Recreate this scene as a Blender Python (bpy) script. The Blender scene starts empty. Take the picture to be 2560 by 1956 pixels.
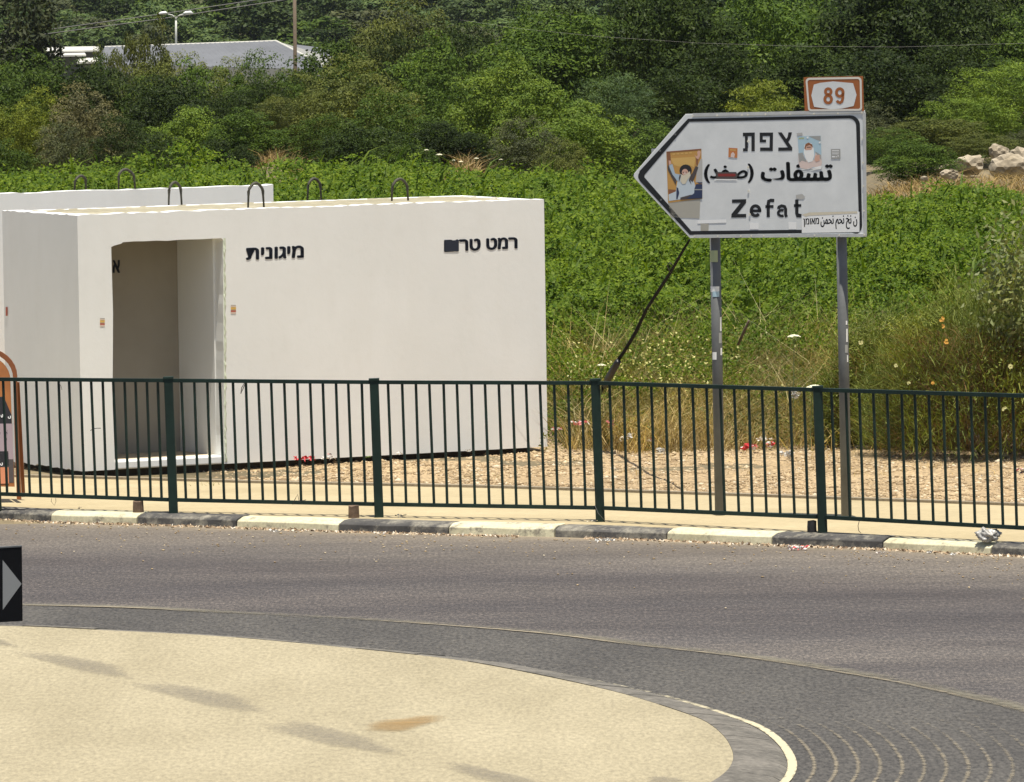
import bpy, math, random
import numpy as np
from mathutils import Vector
R = math.radians
rnd = random.Random(7)
rng = np.random.default_rng(11)
scene = bpy.context.scene
COL = scene.collection

# ---------------------------------------------------------------- camera, sky, sun, exposure
FPX, CX, CY, ZC = 18000.0, 1280.0, 978.0, 4.87
PITCH, ROLL = math.atan(1141.0/FPX), R(0.84)
F_ = Vector((0, math.cos(PITCH), -math.sin(PITCH)))
U0 = Vector((0, math.sin(PITCH), math.cos(PITCH)))
X0 = Vector((1, 0, 0))
R_ = X0*math.cos(ROLL) - U0*math.sin(ROLL)
U_ = U0*math.cos(ROLL) + X0*math.sin(ROLL)
CAM = Vector((0, 0, ZC))
cd = bpy.data.cameras.new('camera'); cam = bpy.data.objects.new('camera', cd); COL.objects.link(cam)
from mathutils import Matrix
M3 = Matrix((R_, U_, -F_)).transposed()
cam.matrix_world = Matrix.Translation(CAM) @ M3.to_4x4()
cd.sensor_fit = 'HORIZONTAL'; cd.sensor_width = 36.0; cd.lens = FPX*36.0/2560.0
cd.clip_start = 0.5; cd.clip_end = 5000
scene.camera = cam

SUN_EL = R(80)
world = bpy.data.worlds.new("World"); scene.world = world; world.use_nodes = True
nt = world.node_tree; bg = nt.nodes['Background']
sky = nt.nodes.new('ShaderNodeTexSky'); sky.sky_type = 'NISHITA'; sky.sun_disc = False
sky.sun_elevation = SUN_EL; sky.sun_rotation = R(180); sky.dust_density = 2.0
nt.links.new(sky.outputs[0], bg.inputs[0]); bg.inputs[1].default_value = 0.078
sl = bpy.data.lights.new('sun', 'SUN'); sl.energy = 5.0; sl.angle = R(0.5); sl.color = (1.0, 0.94, 0.83)
sun = bpy.data.objects.new('sun', sl); COL.objects.link(sun)
SD = Vector((0.04, -math.cos(SUN_EL), math.sin(SUN_EL)))
sun.rotation_euler = SD.to_track_quat('Z', 'Y').to_euler()
scene.view_settings.view_transform = 'Standard'; scene.view_settings.look = 'None'
scene.view_settings.exposure = 0.46; scene.view_settings.gamma = 1.0
scene.render.engine = 'CYCLES'
scene.cycles.max_bounces = 6; scene.cycles.transparent_max_bounces = 12
scene.cycles.use_denoising = True

# ---------------------------------------------------------------- surveying helpers (photo pixel -> place)
def ray(px, py): return F_ + R_*((px-CX)/FPX) - U_*((py-CY)/FPX)
def G(px, py, z=0.0):
    d = ray(px, py); t = (z-ZC)/d.z; return CAM + d*t
def at(px, py, D):
    d = ray(px, py); return CAM + d*(D/d.y)
def onplane(px, py, p0, n):
    d = ray(px, py); t = (p0-CAM).dot(n)/d.dot(n); return CAM + d*t
def depth_of(px, py, z): return G(px, py, z).y
ZS = 0.09            # pavement level

# ---------------------------------------------------------------- object helpers
def setp(o, label=None, cat=None, group=None, kind=None):
    if label: o['label'] = label
    if cat: o['category'] = cat
    if group: o['group'] = group
    if kind: o['kind'] = kind
    return o
def empty(name, loc, label=None, cat=None, group=None, kind=None, parent=None):
    o = bpy.data.objects.new(name, None); COL.objects.link(o); o.location = loc
    o.empty_display_size = 0.1
    o['wloc'] = [loc[0], loc[1], loc[2]]
    if parent is not None:
        o.parent = parent; pw = Vector(parent['wloc']); o.location = Vector(loc)-pw
    return setp(o, label, cat, group, kind)
def wl(p):
    return Vector(p['wloc']) if p is not None and 'wloc' in p.keys() else Vector((0, 0, 0))
def link_mesh(name, me, parent=None, world=True, **kw):
    o = bpy.data.objects.new(name, me); COL.objects.link(o)
    if parent is not None:
        o.parent = parent
        if world and parent.type == 'EMPTY': me.transform(Matrix.Translation(-wl(parent)))
        elif world and parent.type == 'MESH': me.transform(Matrix.Translation(-wl(parent.parent)) if parent.parent else Matrix())
    return setp(o, **kw)

class MB:
    def __init__(s): s.v = []; s.f = []; s.mi = []; s.mats = []
    def m(s, mat):
        if mat not in s.mats: s.mats.append(mat)
        return s.mats.index(mat)
    def add(s, vs, fs, mat):
        b = len(s.v); s.v += [tuple(v) for v in vs]; k = s.m(mat)
        for f in fs: s.f.append(tuple(b+i for i in f)); s.mi.append(k)
    def poly(s, vs, mat): s.add(vs, [tuple(range(len(vs)))], mat)
    def box(s, c, sx, sy, sz, mat, ax=None):
        c = Vector(c)
        a, b, d = ax if ax else (Vector((1, 0, 0)), Vector((0, 1, 0)), Vector((0, 0, 1)))
        vs = [c + a*(i*sx/2) + b*(j*sy/2) + d*(k*sz/2) for k in (-1, 1) for j in (-1, 1) for i in (-1, 1)]
        s.add(vs, [(0, 2, 3, 1), (4, 5, 7, 6), (0, 1, 5, 4), (2, 6, 7, 3), (0, 4, 6, 2), (1, 3, 7, 5)], mat)
    def beam(s, p, q, w, t, mat, up=Vector((0, 1, 0))):
        p, q = Vector(p), Vector(q); d = (q-p).normalized(); a = d.cross(up).normalized(); b = a.cross(d).normalized()
        vs = [e + a*(i*w/2) + b*(j*t/2) for e in (p, q) for (i, j) in ((-1, -1), (1, -1), (1, 1), (-1, 1))]
        s.add(vs, [(3, 2, 1, 0), (4, 5, 6, 7), (0, 1, 5, 4), (1, 2, 6, 5), (2, 3, 7, 6), (3, 0, 4, 7)], mat)
    def tube(s, pts, rad, mat, n=8, cap=True):
        pts = [Vector(p) for p in pts]
        if not hasattr(rad, '__len__'): rad = [rad]*len(pts)
        vs = []
        for i, p in enumerate(pts):
            d = (pts[min(i+1, len(pts)-1)]-pts[max(i-1, 0)]).normalized()
            up = Vector((0, 0, 1)) if abs(d.z) < 0.9 else Vector((0, 1, 0))
            a = d.cross(up).normalized(); b = d.cross(a)
            for k in range(n):
                t = 2*math.pi*k/n; vs.append(p + (a*math.cos(t)+b*math.sin(t))*rad[i])
        fs = [(i*n+k, i*n+(k+1) % n, (i+1)*n+(k+1) % n, (i+1)*n+k) for i in range(len(pts)-1) for k in range(n)]
        if cap: fs += [tuple(range(n-1, -1, -1)), tuple(range((len(pts)-1)*n, len(pts)*n))]
        s.add(vs, fs, mat)
    def prism(s, front, back, mat):
        n = len(front)
        s.add(list(front)+list(back), [tuple(range(n)), tuple(range(2*n-1, n-1, -1))] + [(i, i+n, (i+1) % n+n, (i+1) % n) for i in range(n)], mat)
    def mesh(s, name):
        me = bpy.data.meshes.new(name); me.from_pydata(s.v, [], s.f)
        for m in s.mats: me.materials.append(m)
        me.polygons.foreach_set('material_index', s.mi); me.update(); return me
    def build(s, name, parent=None, smooth=False, bevel=0, **kw):
        me = s.mesh(name)
        o = link_mesh(name, me, parent, **kw)
        if smooth: me.shade_smooth()
        if bevel:
            b = o.modifiers.new('bevel', 'BEVEL'); b.width = bevel; b.segments = 2; b.limit_method = 'ANGLE'; b.angle_limit = R(50)
        return o

def fast_mesh(name, V, F, mat, smooth=False):
    """V (n,3) float, F list of (m,k) int arrays"""
    me = bpy.data.meshes.new(name); V = np.asarray(V, np.float32)
    me.vertices.add(len(V)); me.vertices.foreach_set('co', V.ravel())
    loops = np.concatenate([f.ravel() for f in F]).astype(np.int32)
    tot = np.concatenate([np.full(len(f), f.shape[1]) for f in F]).astype(np.int32)
    st = np.concatenate([[0], np.cumsum(tot)[:-1]]).astype(np.int32)
    me.loops.add(len(loops)); me.loops.foreach_set('vertex_index', loops)
    me.polygons.add(len(tot)); me.polygons.foreach_set('loop_start', st)
    me.update(calc_edges=True)
    for m in (mat if isinstance(mat, (list, tuple)) else [mat]): me.materials.append(m)
    if smooth: me.shade_smooth()
    return me

def nrm(a): return a/np.maximum(np.linalg.norm(a, axis=-1, keepdims=True), 1e-9)
def vnoise(x, y, s, seed=0):
    x = np.asarray(x)*s + 37.1*seed; y = np.asarray(y)*s + 11.7*seed
    xi = np.floor(x); yi = np.floor(y); fx = x-xi; fy = y-yi
    fx = fx*fx*(3-2*fx); fy = fy*fy*(3-2*fy)
    def h(a, b):
        v = np.sin(a*127.1 + b*311.7 + seed*7.3)*43758.5453
        return v-np.floor(v)
    return (h(xi, yi)*(1-fx)+h(xi+1, yi)*fx)*(1-fy) + (h(xi, yi+1)*(1-fx)+h(xi+1, yi+1)*fx)*fy

def leaf_arrays(C, N, L, W, curl=0.15):
    n = len(C); N = nrm(N); t = rng.normal(size=(n, 3)); t = nrm(t - N*np.sum(t*N, 1, keepdims=True)); s = np.cross(N, t)
    L = np.broadcast_to(L, n)[:, None]; W = np.broadcast_to(W, n)[:, None]
    V = np.stack([C - t*L/2, C + s*W/2 - N*L*curl, C + t*L/2, C - s*W/2 - N*L*curl], 1)
    return V
def leaf_mesh(name, C, N, L, W, mat, curl=0.15):
    V = leaf_arrays(C, N, L, W, curl); n = len(C)
    return fast_mesh(name, V.reshape(-1, 3), [np.arange(4*n).reshape(n, 4)], mat)
def blade_mesh(name, B, D, H, W, mat, bend=0.35, U=None):
    """B base, D lean direction (horizontal 3-vectors), H height, W width"""
    n = len(B); H = np.broadcast_to(H, n)[:, None]; W = np.broadcast_to(W, n)[:, None]
    up = np.array([0, 0, 1.0]) if U is None else U; a = rng.uniform(0, math.pi, n); s = np.stack([np.cos(a), np.sin(a)*0.5, np.zeros(n)], 1)
    m = B + up*H*0.55 + D*H*bend*0.35; t = B + up*H*rng.uniform(0.85, 1.0, (n, 1)) + D*H*bend*1.2
    V = np.stack([B - s*W/2, B + s*W/2, m + s*W*0.4, m - s*W*0.4, t], 1)
    i = np.arange(n)*5
    return fast_mesh(name, V.reshape(-1, 3), [np.stack([i, i+1, i+2, i+3], 1), np.stack([i+3, i+2, i+4], 1)], mat)

# ---------------------------------------------------------------- materials
def base_mat(name):
    m = bpy.data.materials.new(name); m.use_nodes = True
    t = m.node_tree; b = t.nodes['Principled BSDF']; return m, t, b
def noise(t, scale, detail=4, rough=0.6, coord=None, stretch=None):
    n = t.nodes.new('ShaderNodeTexNoise'); n.inputs['Scale'].default_value = scale; n.inputs['Detail'].default_value = detail
    n.inputs['Roughness'].default_value = rough
    tc = t.nodes.new('ShaderNodeTexCoord'); src = tc.outputs['Object']
    if stretch:
        mp = t.nodes.new('ShaderNodeMapping'); mp.inputs['Scale'].default_value = stretch; t.links.new(src, mp.inputs[0]); src = mp.outputs[0]
    t.links.new(src, n.inputs['Vector']); return n
def ramp(t, src, stops):
    r = t.nodes.new('ShaderNodeValToRGB'); e = r.color_ramp.elements
    while len(e) < len(stops): e.new(0.5)
    for i, (p, c) in enumerate(stops):
        e[i].position = p; e[i].color = (*c, 1) if len(c) == 3 else c
    t.links.new(src, r.inputs[0]); return r
def mix(t, fac, a, b, mode='MIX'):
    m = t.nodes.new('ShaderNodeMix'); m.data_type = 'RGBA'; m.blend_type = mode
    for s, v in ((0, fac), (6, a), (7, b)):
        if isinstance(v, (int, float)): m.inputs[s].default_value = v
        elif isinstance(v, tuple): m.inputs[s].default_value = (*v, 1)
        else: t.links.new(v, m.inputs[s])
    return m.outputs[2]
def bump(t, b, src, strength, dist=0.01):
    n = t.nodes.new('ShaderNodeBump'); n.inputs['Strength'].default_value = strength; n.inputs['Distance'].default_value = dist
    t.links.new(src, n.inputs['Height']); t.links.new(n.outputs[0], b.inputs['Normal'])
def plain(name, c, rough=0.6, metal=0.0, var=0.0, scale=20, bmp=0, spec=0.5):
    m, t, b = base_mat(name); b.inputs['Roughness'].default_value = rough; b.inputs['Metallic'].default_value = metal
    b.inputs['Specular IOR Level'].default_value = spec
    if var:
        n = noise(t, scale); lo = tuple(x*(1-var) for x in c); hi = tuple(min(1, x*(1+var)) for x in c)
        r = ramp(t, n.outputs[0], [(0.3, lo), (0.7, hi)]); t.links.new(r.outputs[0], b.inputs[0])
        if bmp: bump(t, b, n.outputs[0], bmp)
    else: b.inputs[0].default_value = (*c, 1)
    return m
def foliage(name, a, b_, tr=0.2, objvar=0.25, rough=0.55):
    m = bpy.data.materials.new(name); m.use_nodes = True; t = m.node_tree; t.nodes.clear()
    out = t.nodes.new('ShaderNodeOutputMaterial'); geo = t.nodes.new('ShaderNodeNewGeometry'); oi = t.nodes.new('ShaderNodeObjectInfo')
    c = mix(t, geo.outputs['Random Per Island'], a, b_)
    n = noise(t, 1.1, 3); c = mix(t, ramp(t, n.outputs[0], [(0.35, (0, 0, 0)), (0.65, (1, 1, 1))]).outputs[0], c, mix(t, 1.0, c, (1.45, 1.3, 0.9), 'MULTIPLY'))
    hs = t.nodes.new('ShaderNodeHueSaturation'); t.links.new(c, hs.inputs['Color'])
    mr = t.nodes.new('ShaderNodeMapRange'); mr.inputs[3].default_value = 1-objvar; mr.inputs[4].default_value = 1+objvar
    t.links.new(oi.outputs['Random'], mr.inputs[0]); t.links.new(mr.outputs[0], hs.inputs['Value'])
    p = t.nodes.new('ShaderNodeBsdfPrincipled'); p.inputs['Roughness'].default_value = rough; p.inputs['Specular IOR Level'].default_value = 0.12
    tl = t.nodes.new('ShaderNodeBsdfTranslucent'); mx = t.nodes.new('ShaderNodeMixShader'); mx.inputs[0].default_value = tr
    t.links.new(hs.outputs[0], p.inputs[0])
    tc = mix(t, 1.0, hs.outputs[0], (1.3, 1.35, 0.5), 'MULTIPLY'); t.links.new(tc, tl.inputs[0])
    t.links.new(p.outputs[0], mx.inputs[1]); t.links.new(tl.outputs[0], mx.inputs[2]); t.links.new(mx.outputs[0], out.inputs[0]); return m

M_green = foliage('leaf_green', (0.023, 0.048, 0.008), (0.072, 0.117, 0.018))
M_bright = foliage('leaf_bright', (0.055, 0.100, 0.014), (0.13, 0.19, 0.030))
M_yellow = foliage('leaf_yellow_green', (0.08, 0.115, 0.016), (0.17, 0.205, 0.028))
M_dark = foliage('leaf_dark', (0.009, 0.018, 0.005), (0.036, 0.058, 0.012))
M_olive = foliage('leaf_olive', (0.045, 0.060, 0.016), (0.105, 0.125, 0.034))
M_brown = foliage('leaf_brown', (0.045, 0.046, 0.022), (0.10, 0.098, 0.05), tr=0.15)
M_blue = foliage('leaf_blue_green', (0.045, 0.085, 0.036), (0.10, 0.155, 0.065))
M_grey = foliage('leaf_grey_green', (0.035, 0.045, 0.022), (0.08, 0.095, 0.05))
M_far = foliage('leaf_far', (0.035, 0.062, 0.024), (0.085, 0.125, 0.045), objvar=0.35)
M_cyp = foliage('leaf_cypress', (0.016, 0.024, 0.012), (0.04, 0.05, 0.026))
M_vine = foliage('vine_leaf', (0.032, 0.074, 0.007), (0.135, 0.20, 0.025), tr=0.35, objvar=0)
M_straw = foliage('straw', (0.15, 0.11, 0.05), (0.52, 0.42, 0.22), tr=0.2, objvar=0, rough=0.7)
M_bankgrass = foliage('bank_grass', (0.17, 0.125, 0.06), (0.34, 0.26, 0.14), tr=0.1, objvar=0, rough=0.8)
M_weed = foliage('weed', (0.06, 0.08, 0.022), (0.22, 0.21, 0.075), tr=0.25, objvar=0)
M_palestem = foliage('pale_stem', (0.40, 0.36, 0.20), (0.55, 0.50, 0.30), tr=0.1, objvar=0)
M_pale = foliage('pale_leaf', (0.28, 0.30, 0.13), (0.45, 0.46, 0.25), tr=0.2, objvar=0)
M_broom = foliage('broom_green', (0.075, 0.11, 0.022), (0.19, 0.22, 0.06), tr=0.25, objvar=0)
M_twig = foliage('dry_twig', (0.06, 0.040, 0.018), (0.22, 0.14, 0.055), tr=0.1, objvar=0, rough=0.8)
M_bark = plain('bark', (0.11, 0.085, 0.06), 0.9, var=0.4, scale=9, bmp=0.4)

def asphalt():
    m, t, b = base_mat('asphalt'); b.inputs['Roughness'].default_value = 0.85
    big = noise(t, 0.5, 3, stretch=(0.35, 1.4, 1)); fine = noise(t, 38, 5, 0.85, stretch=(1, .27, 1)); mid = noise(t, 9, 3, stretch=(0.5, 1, 1))
    c = ramp(t, big.outputs[0], [(0.35, (0.058, 0.052, 0.050)), (0.65, (0.098, 0.089, 0.082))]).outputs[0]
    c = mix(t, 0.5, c, ramp(t, mid.outputs[0], [(0.35, (0.7, 0.7, 0.7)), (0.7, (1.25, 1.22, 1.2))]).outputs[0], 'MULTIPLY')
    c = mix(t, 1.0, c, ramp(t, fine.outputs[0], [(0.33, (0.4, 0.4, 0.4)), (0.5, (1, 1, 1)), (0.64, (2.3, 2.2, 2.0))]).outputs[0], 'MULTIPLY')
    at_ = t.nodes.new('ShaderNodeAttribute'); at_.attribute_name = 'dust'
    nd = noise(t, 3.5, 5, 0.7, stretch=(0.3, 1, 1)); mm = t.nodes.new('ShaderNodeMath'); mm.operation = 'MULTIPLY'
    rr = ramp(t, nd.outputs[0], [(0.2, (0.25, 0.25, 0.25)), (0.75, (1, 1, 1))])
    t.links.new(at_.outputs['Fac'], mm.inputs[0]); t.links.new(rr.outputs[0], mm.inputs[1])
    tk = t.nodes.new('ShaderNodeAttribute'); tk.attribute_name = 'track'
    c = mix(t, tk.outputs['Fac'], c, mix(t, 1.0, c, (0.62, 0.60, 0.64), 'MULTIPLY'))
    patch_ = noise(t, 0.8, 5, 0.6, stretch=(0.25, 1, 1)); c = mix(t, 1.0, c, ramp(t, patch_.outputs[0], [(0.35, (0.82, 0.82, 0.84)), (0.62, (1.12, 1.1, 1.06))]).outputs[0], 'MULTIPLY')
    c = mix(t, mm.outputs[0], c, (0.26, 0.21, 0.14)); t.links.new(c, b.inputs[0]); bump(t, b, fine.outputs[0], 0.5, 0.01); return m
M_asphalt = asphalt()
def speck(name, c1, c2, fs=50, amp=0.25, big=0.6, stretch=None, rough=0.85, bmp=0.3):
    m, t, b = base_mat(name); b.inputs['Roughness'].default_value = rough
    n1 = noise(t, big, 4, stretch=stretch); n2 = noise(t, fs, 3, 0.7, stretch=stretch)
    c = ramp(t, n1.outputs[0], [(0.3, c1), (0.7, c2)]).outputs[0]
    c = mix(t, 1.0, c, ramp(t, n2.outputs[0], [(0.3, (1-amp,)*3), (0.7, (1+amp,)*3)]).outputs[0], 'MULTIPLY')
    t.links.new(c, b.inputs[0]); bump(t, b, n2.outputs[0], bmp, 0.01); return m
M_band = speck('band_asphalt', (0.045, 0.041, 0.036), (0.076, 0.070, 0.060), 36, 0.6, 0.9, (1, .28, 1))
M_sand = speck('painted_sand_concrete', (0.275, 0.236, 0.148), (0.34, 0.295, 0.192), 34, 0.24, 1.3, (1, .28, 1), 0.85, 0.5)
M_pave = speck('pavement_concrete', (0.35, 0.285, 0.16), (0.43, 0.355, 0.21), 30, 0.12, 1.2, (0.5, 1, 1), 0.85, 0.2)
M_edging = speck('edging', (0.22, 0.18, 0.12), (0.30, 0.25, 0.17), 30, 0.2)
M_verge = speck('verge_soil', (0.28, 0.20, 0.105), (0.40, 0.295, 0.165), 30, 0.55, 1.3, (1, .45, 1), .9, 1.0)
M_terrain = speck('dry_ground', (0.10, 0.08, 0.04), (0.23, 0.18, 0.10), 6, 0.3, 0.3)
M_hill = speck('hill_soil', (0.05, 0.06, 0.025), (0.20, 0.18, 0.10), 1.2, 0.3, 0.05)
def island_mat(name, stops, rough=.9):
    m, t, b = base_mat(name); b.inputs['Roughness'].default_value = rough; g = t.nodes.new('ShaderNodeNewGeometry')
    t.links.new(ramp(t, g.outputs['Random Per Island'], stops).outputs[0], b.inputs[0]); return m
M_stone = island_mat('gravel_stone', [(0.0, (0.20, 0.14, 0.075)), (0.4, (0.36, 0.26, 0.145)), (0.8, (0.45, 0.345, 0.20)), (1.0, (0.58, 0.50, 0.36))])
M_kerbD = speck('kerb_black', (0.05, 0.048, 0.046), (0.14, 0.13, 0.115), 25, 0.35, 3)
M_kerbW = speck('kerb_cream', (0.52, 0.48, 0.31), (0.68, 0.63, 0.43), 25, 0.12, 3)
def worn(name, base1, base2, under, sc, lo, hi):
    m, t, b = base_mat(name); b.inputs['Roughness'].default_value = 0.9
    n1 = noise(t, 3, 4); n2 = noise(t, sc, 6, 0.75); n3 = noise(t, 40, 3)
    c = ramp(t, n1.outputs[0], [(0.3, base1), (0.7, base2)]).outputs[0]
    f = ramp(t, n2.outputs[0], [(lo, (0, 0, 0)), (hi, (1, 1, 1))]).outputs[0]
    c = mix(t, f, c, under); c = mix(t, 1.0, c, ramp(t, n3.outputs[0], [(0.3, (.85,)*3), (0.7, (1.12,)*3)]).outputs[0], 'MULTIPLY')
    t.links.new(c, b.inputs[0]); bump(t, b, n2.outputs[0], .3, .006); return m
M_kerbD = worn('kerb_black_worn', (0.04, 0.039, 0.038), (0.09, 0.085, 0.078), (0.26, 0.24, 0.19), 5.5, 0.46, 0.64)
M_kerbW = worn('kerb_cream_worn', (0.50, 0.46, 0.30), (0.64, 0.60, 0.42), (0.20, 0.18, 0.14), 6.5, 0.52, 0.66)
M_fence = worn('fence_paint', (0.009, 0.024, 0.018), (0.013, 0.033, 0.024), (0.07, 0.065, 0.05), 26, .64, .70)
M_fence.node_tree.nodes['Principled BSDF'].inputs['Roughness'].default_value = .6
M_fence.node_tree.nodes['Principled BSDF'].inputs['Specular IOR Level'].default_value = .3
M_kerbI = speck('kerb_grey', (0.085, 0.078, 0.064), (0.17, 0.155, 0.13), 20, 0.3, 2.5)
M_fence = plain('fence_paint_plain', (0.010, 0.026, 0.019), 0.6, var=0.3, scale=6, spec=0.3)
M_galv = plain('galvanised', (0.125, 0.13, 0.13), 0.7, metal=0.0, var=0.2, scale=5)
M_black = plain('sign_black', (0.012, 0.013, 0.015), 0.4)
M_bolt = plain('bolt_head', (0.7, 0.66, 0.55), 0.5)
def wallpaint(name, c1, c2):
    m, t, b = base_mat(name); b.inputs['Roughness'].default_value = 0.85
    n1 = noise(t, 0.9, 4); n2 = noise(t, 3, 5, 0.7, stretch=(1, 1, 0.25)); n3 = noise(t, 18, 4)
    c = ramp(t, n1.outputs[0], [(0.3, c1), (0.7, c2)]).outputs[0]
    c = mix(t, 0.5, c, ramp(t, n2.outputs[0], [(0.25, (0.93, 0.92, 0.90)), (0.55, (1, 1, 1))]).outputs[0], 'MULTIPLY')
    c = mix(t, 0.5, c, ramp(t, n3.outputs[0], [(0.2, (0.94, 0.94, 0.93)), (0.45, (1, 1, 1))]).outputs[0], 'MULTIPLY')
    t.links.new(c, b.inputs[0]); bump(t, b, n3.outputs[0], 0.25, 0.004); return m
M_wall = wallpaint('white_wall_paint', (0.765, 0.775, 0.75), (0.82, 0.83, 0.81))
M_inner_shade = wallpaint('inner_wall_painted_shade', (0.26, 0.235, 0.19), (0.34, 0.31, 0.255))  # doorway shade put into the colour of the chamber's back wall
M_roof = speck('raw_concrete', (0.25, 0.225, 0.15), (0.36, 0.325, 0.225), 14, 0.2, 2)
M_floor = speck('dusty_floor', (0.40, 0.33, 0.22), (0.52, 0.44, 0.31), 14, 0.2, 2)
M_stencil = plain('stencil_paint', (0.012, 0.018, 0.035), 0.7)
M_loop = plain('rusty_steel', (0.055, 0.052, 0.036), 0.7, var=0.3, scale=30)

def obj_alpha(name, c, scale, lo, hi, stretch=None, rough=0.9):
    """worn paint / dust film: noise-broken, faded by the mesh attribute 'fade'"""
    m, t, b = base_mat(name); b.inputs['Roughness'].default_value = rough; b.inputs[0].default_value = (*c, 1)
    n = noise(t, scale, 5, 0.7, stretch=stretch); a = t.nodes.new('ShaderNodeAttribute'); a.attribute_name = 'fade'
    ad = t.nodes.new('ShaderNodeMath'); ad.operation = 'MULTIPLY_ADD'; t.links.new(a.outputs['Fac'], ad.inputs[0]); ad.inputs[1].default_value = 1.0
    t.links.new(n.outputs[0], ad.inputs[2])
    mr = t.nodes.new('ShaderNodeMapRange'); mr.inputs[1].default_value = lo; mr.inputs[2].default_value = hi; t.links.new(ad.outputs[0], mr.inputs[0])
    t.links.new(mr.outputs[0], b.inputs['Alpha']); return m

# ================================================================ SETTING
def interp(pts, x):
    for (a, b), (c, d) in zip(pts, pts[1:]):
        if x <= c: return b + (d-b)*(x-a)/(c-a)
    (a, b), (c, d) = pts[-2:]; return b + (d-b)*(x-a)/(c-a)
def smooth_poly(P, n=6):
    P = [Vector(p) for p in P]; out = []
    for i in range(len(P)-1):
        p0 = P[max(i-1, 0)]; p1 = P[i]; p2 = P[i+1]; p3 = P[min(i+2, len(P)-1)]
        for k in range(n):
            t = k/n; out.append(0.5*((2*p1)+(p2-p0)*t+(2*p0-5*p1+4*p2-p3)*t*t+(3*p1-p0-3*p2+p3)*t*t*t))
    out.append(P[-1]); return out
def offset(P, d):
    out = []
    for i, p in enumerate(P):
        a = P[max(i-1, 0)]; b = P[min(i+1, len(P)-1)]; t = (b-a); t.z = 0; t.normalize(); n = Vector((-t.y, t.x, 0)); out.append(p + n*d)
    return out
def loft(rows, name, mat, attr=None, parent=None, **kw):
    n = len(rows[0]); V = [v for r in rows for v in r]
    F = [(j*n+i, j*n+i+1, (j+1)*n+i+1, (j+1)*n+i) for j in range(len(rows)-1) for i in range(n-1)]
    me = bpy.data.meshes.new(name); me.from_pydata([tuple(v) for v in V], [], F); me.materials.append(mat)
    if attr:
        an, vals = attr; a = me.attributes.new(an, 'FLOAT', 'POINT'); a.data.foreach_set('value', [float(x) for r in vals for x in r])
    return link_mesh(name, me, parent, **kw)
Z = lambda p, z: Vector((p.x, p.y, z))

# terrain ----------------------------------------------------------
def field_edge(x): return 107.5 - 1.4*np.clip(x, -9, 9)
def terr(x, y):
    x = np.asarray(x, float); y = np.asarray(y, float); t = y - field_edge(x)
    s = np.clip(t/7.0, 0, 1); s = s*s*(3-2*s)
    g = lambda c, w: np.exp(-((x-c)/w)**2)
    bank = np.clip(0.95*g(-3.95, .75) + 0.85*g(-0.72, .42) + 0.72*(1/(1+np.exp(-(x-5.6)*3.0))), 0, 1.15)*np.clip((136-y)/12, 0, 1)
    z = 0.08 + s*(0.15+bank)
    d = np.clip((y-128)/120, 0, 1); z = z - d*d*(3-2*d)*9.5
    z = z + np.clip(y-355, 0, 1200)*0.068 + np.clip(y-560, 0, 1200)*0.04
    return z
xs = np.concatenate([np.linspace(-270, -40, 10), np.linspace(-38, 38, 77), np.linspace(40, 270, 10)])
ys = np.concatenate([[-90, -60, 0, 30, 54.0], np.arange(62.5, 150, 1.5), np.arange(152, 400, 8), np.arange(400, 681, 20)])
XX, YY = np.meshgrid(xs, ys); ZZ = terr(XX, YY) + (vnoise(XX, YY, 0.5, 3)-0.5)*np.where(YY > 100, 0.25, 0.03)
ZZ[YY < 60] = -0.08; ZZ[(YY > 60) & (YY < 64)] = 0.03
V = np.stack([XX, YY, ZZ], -1).reshape(-1, 3); nx = len(xs); ny = len(ys)
ii = (np.arange(ny-1)[:, None]*nx + np.arange(nx-1)[None]).ravel()
Fq = np.stack([ii, ii+1, ii+nx+1, ii+nx], 1); yc = V[Fq[:, 0], 1]
near, far = Fq[yc < 300], Fq[yc >= 300]
link_mesh('ground', fast_mesh('ground', V, [near], M_terrain, True), kind='structure')
link_mesh('hill', fast_mesh('hill', V, [far], M_hill, True), kind='structure')

# kerb, road ---------------------------------------------------------
KP = [(-2400, 1180), (-600, 1270), (0, 1300), (120, 1306), (340, 1312), (590, 1320), (840, 1329), (1115, 1337), (1378, 1343), (1660, 1352), (1925, 1363), (2205, 1374), (2460, 1387), (2560, 1392), (3200, 1428), (5000, 1540)]
Kw = smooth_poly([G(x, y, 0) for x, y in KP], 5)
Kext = [Kw[0] + (Kw[0]-Kw[1]).normalized()*80] + Kw + [Kw[-1] + (Kw[-1]-Kw[-2]).normalized()*80]
rows, dust = [], []
for d in (-0.05, 0, .12, .3, .5, .8, 1.1, 1.5, 2, 2.6, 3.2, 3.8, 4.4, 5, 5.6, 6.4, 7.4, 9, 12, 16, 30, 60, 110):
    rows.append([Vector((p.x, p.y-d, 0)) for p in Kext])
    dust.append([0.95*math.exp(-max(d, 0)/0.16) + 0.5*math.exp(-max(d, 0)/1.6)]*len(Kext))
rd = loft(rows, 'road', M_asphalt, ('dust', dust), kind='structure')
ds = (-0.05, 0, .12, .3, .5, .8, 1.1, 1.5, 2, 2.6, 3.2, 3.8, 4.4, 5, 5.6, 6.4, 7.4, 9, 12, 16, 30, 60, 110)
tr_ = [min(1, .9*math.exp(-((d-3.6)/1.0)**2)+.75*math.exp(-((d-6.0)/1.6)**2)) for d in ds for _ in Kext]
a_ = rd.data.attributes.new('track', 'FLOAT', 'POINT'); a_.data.foreach_set('value', tr_)

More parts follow.
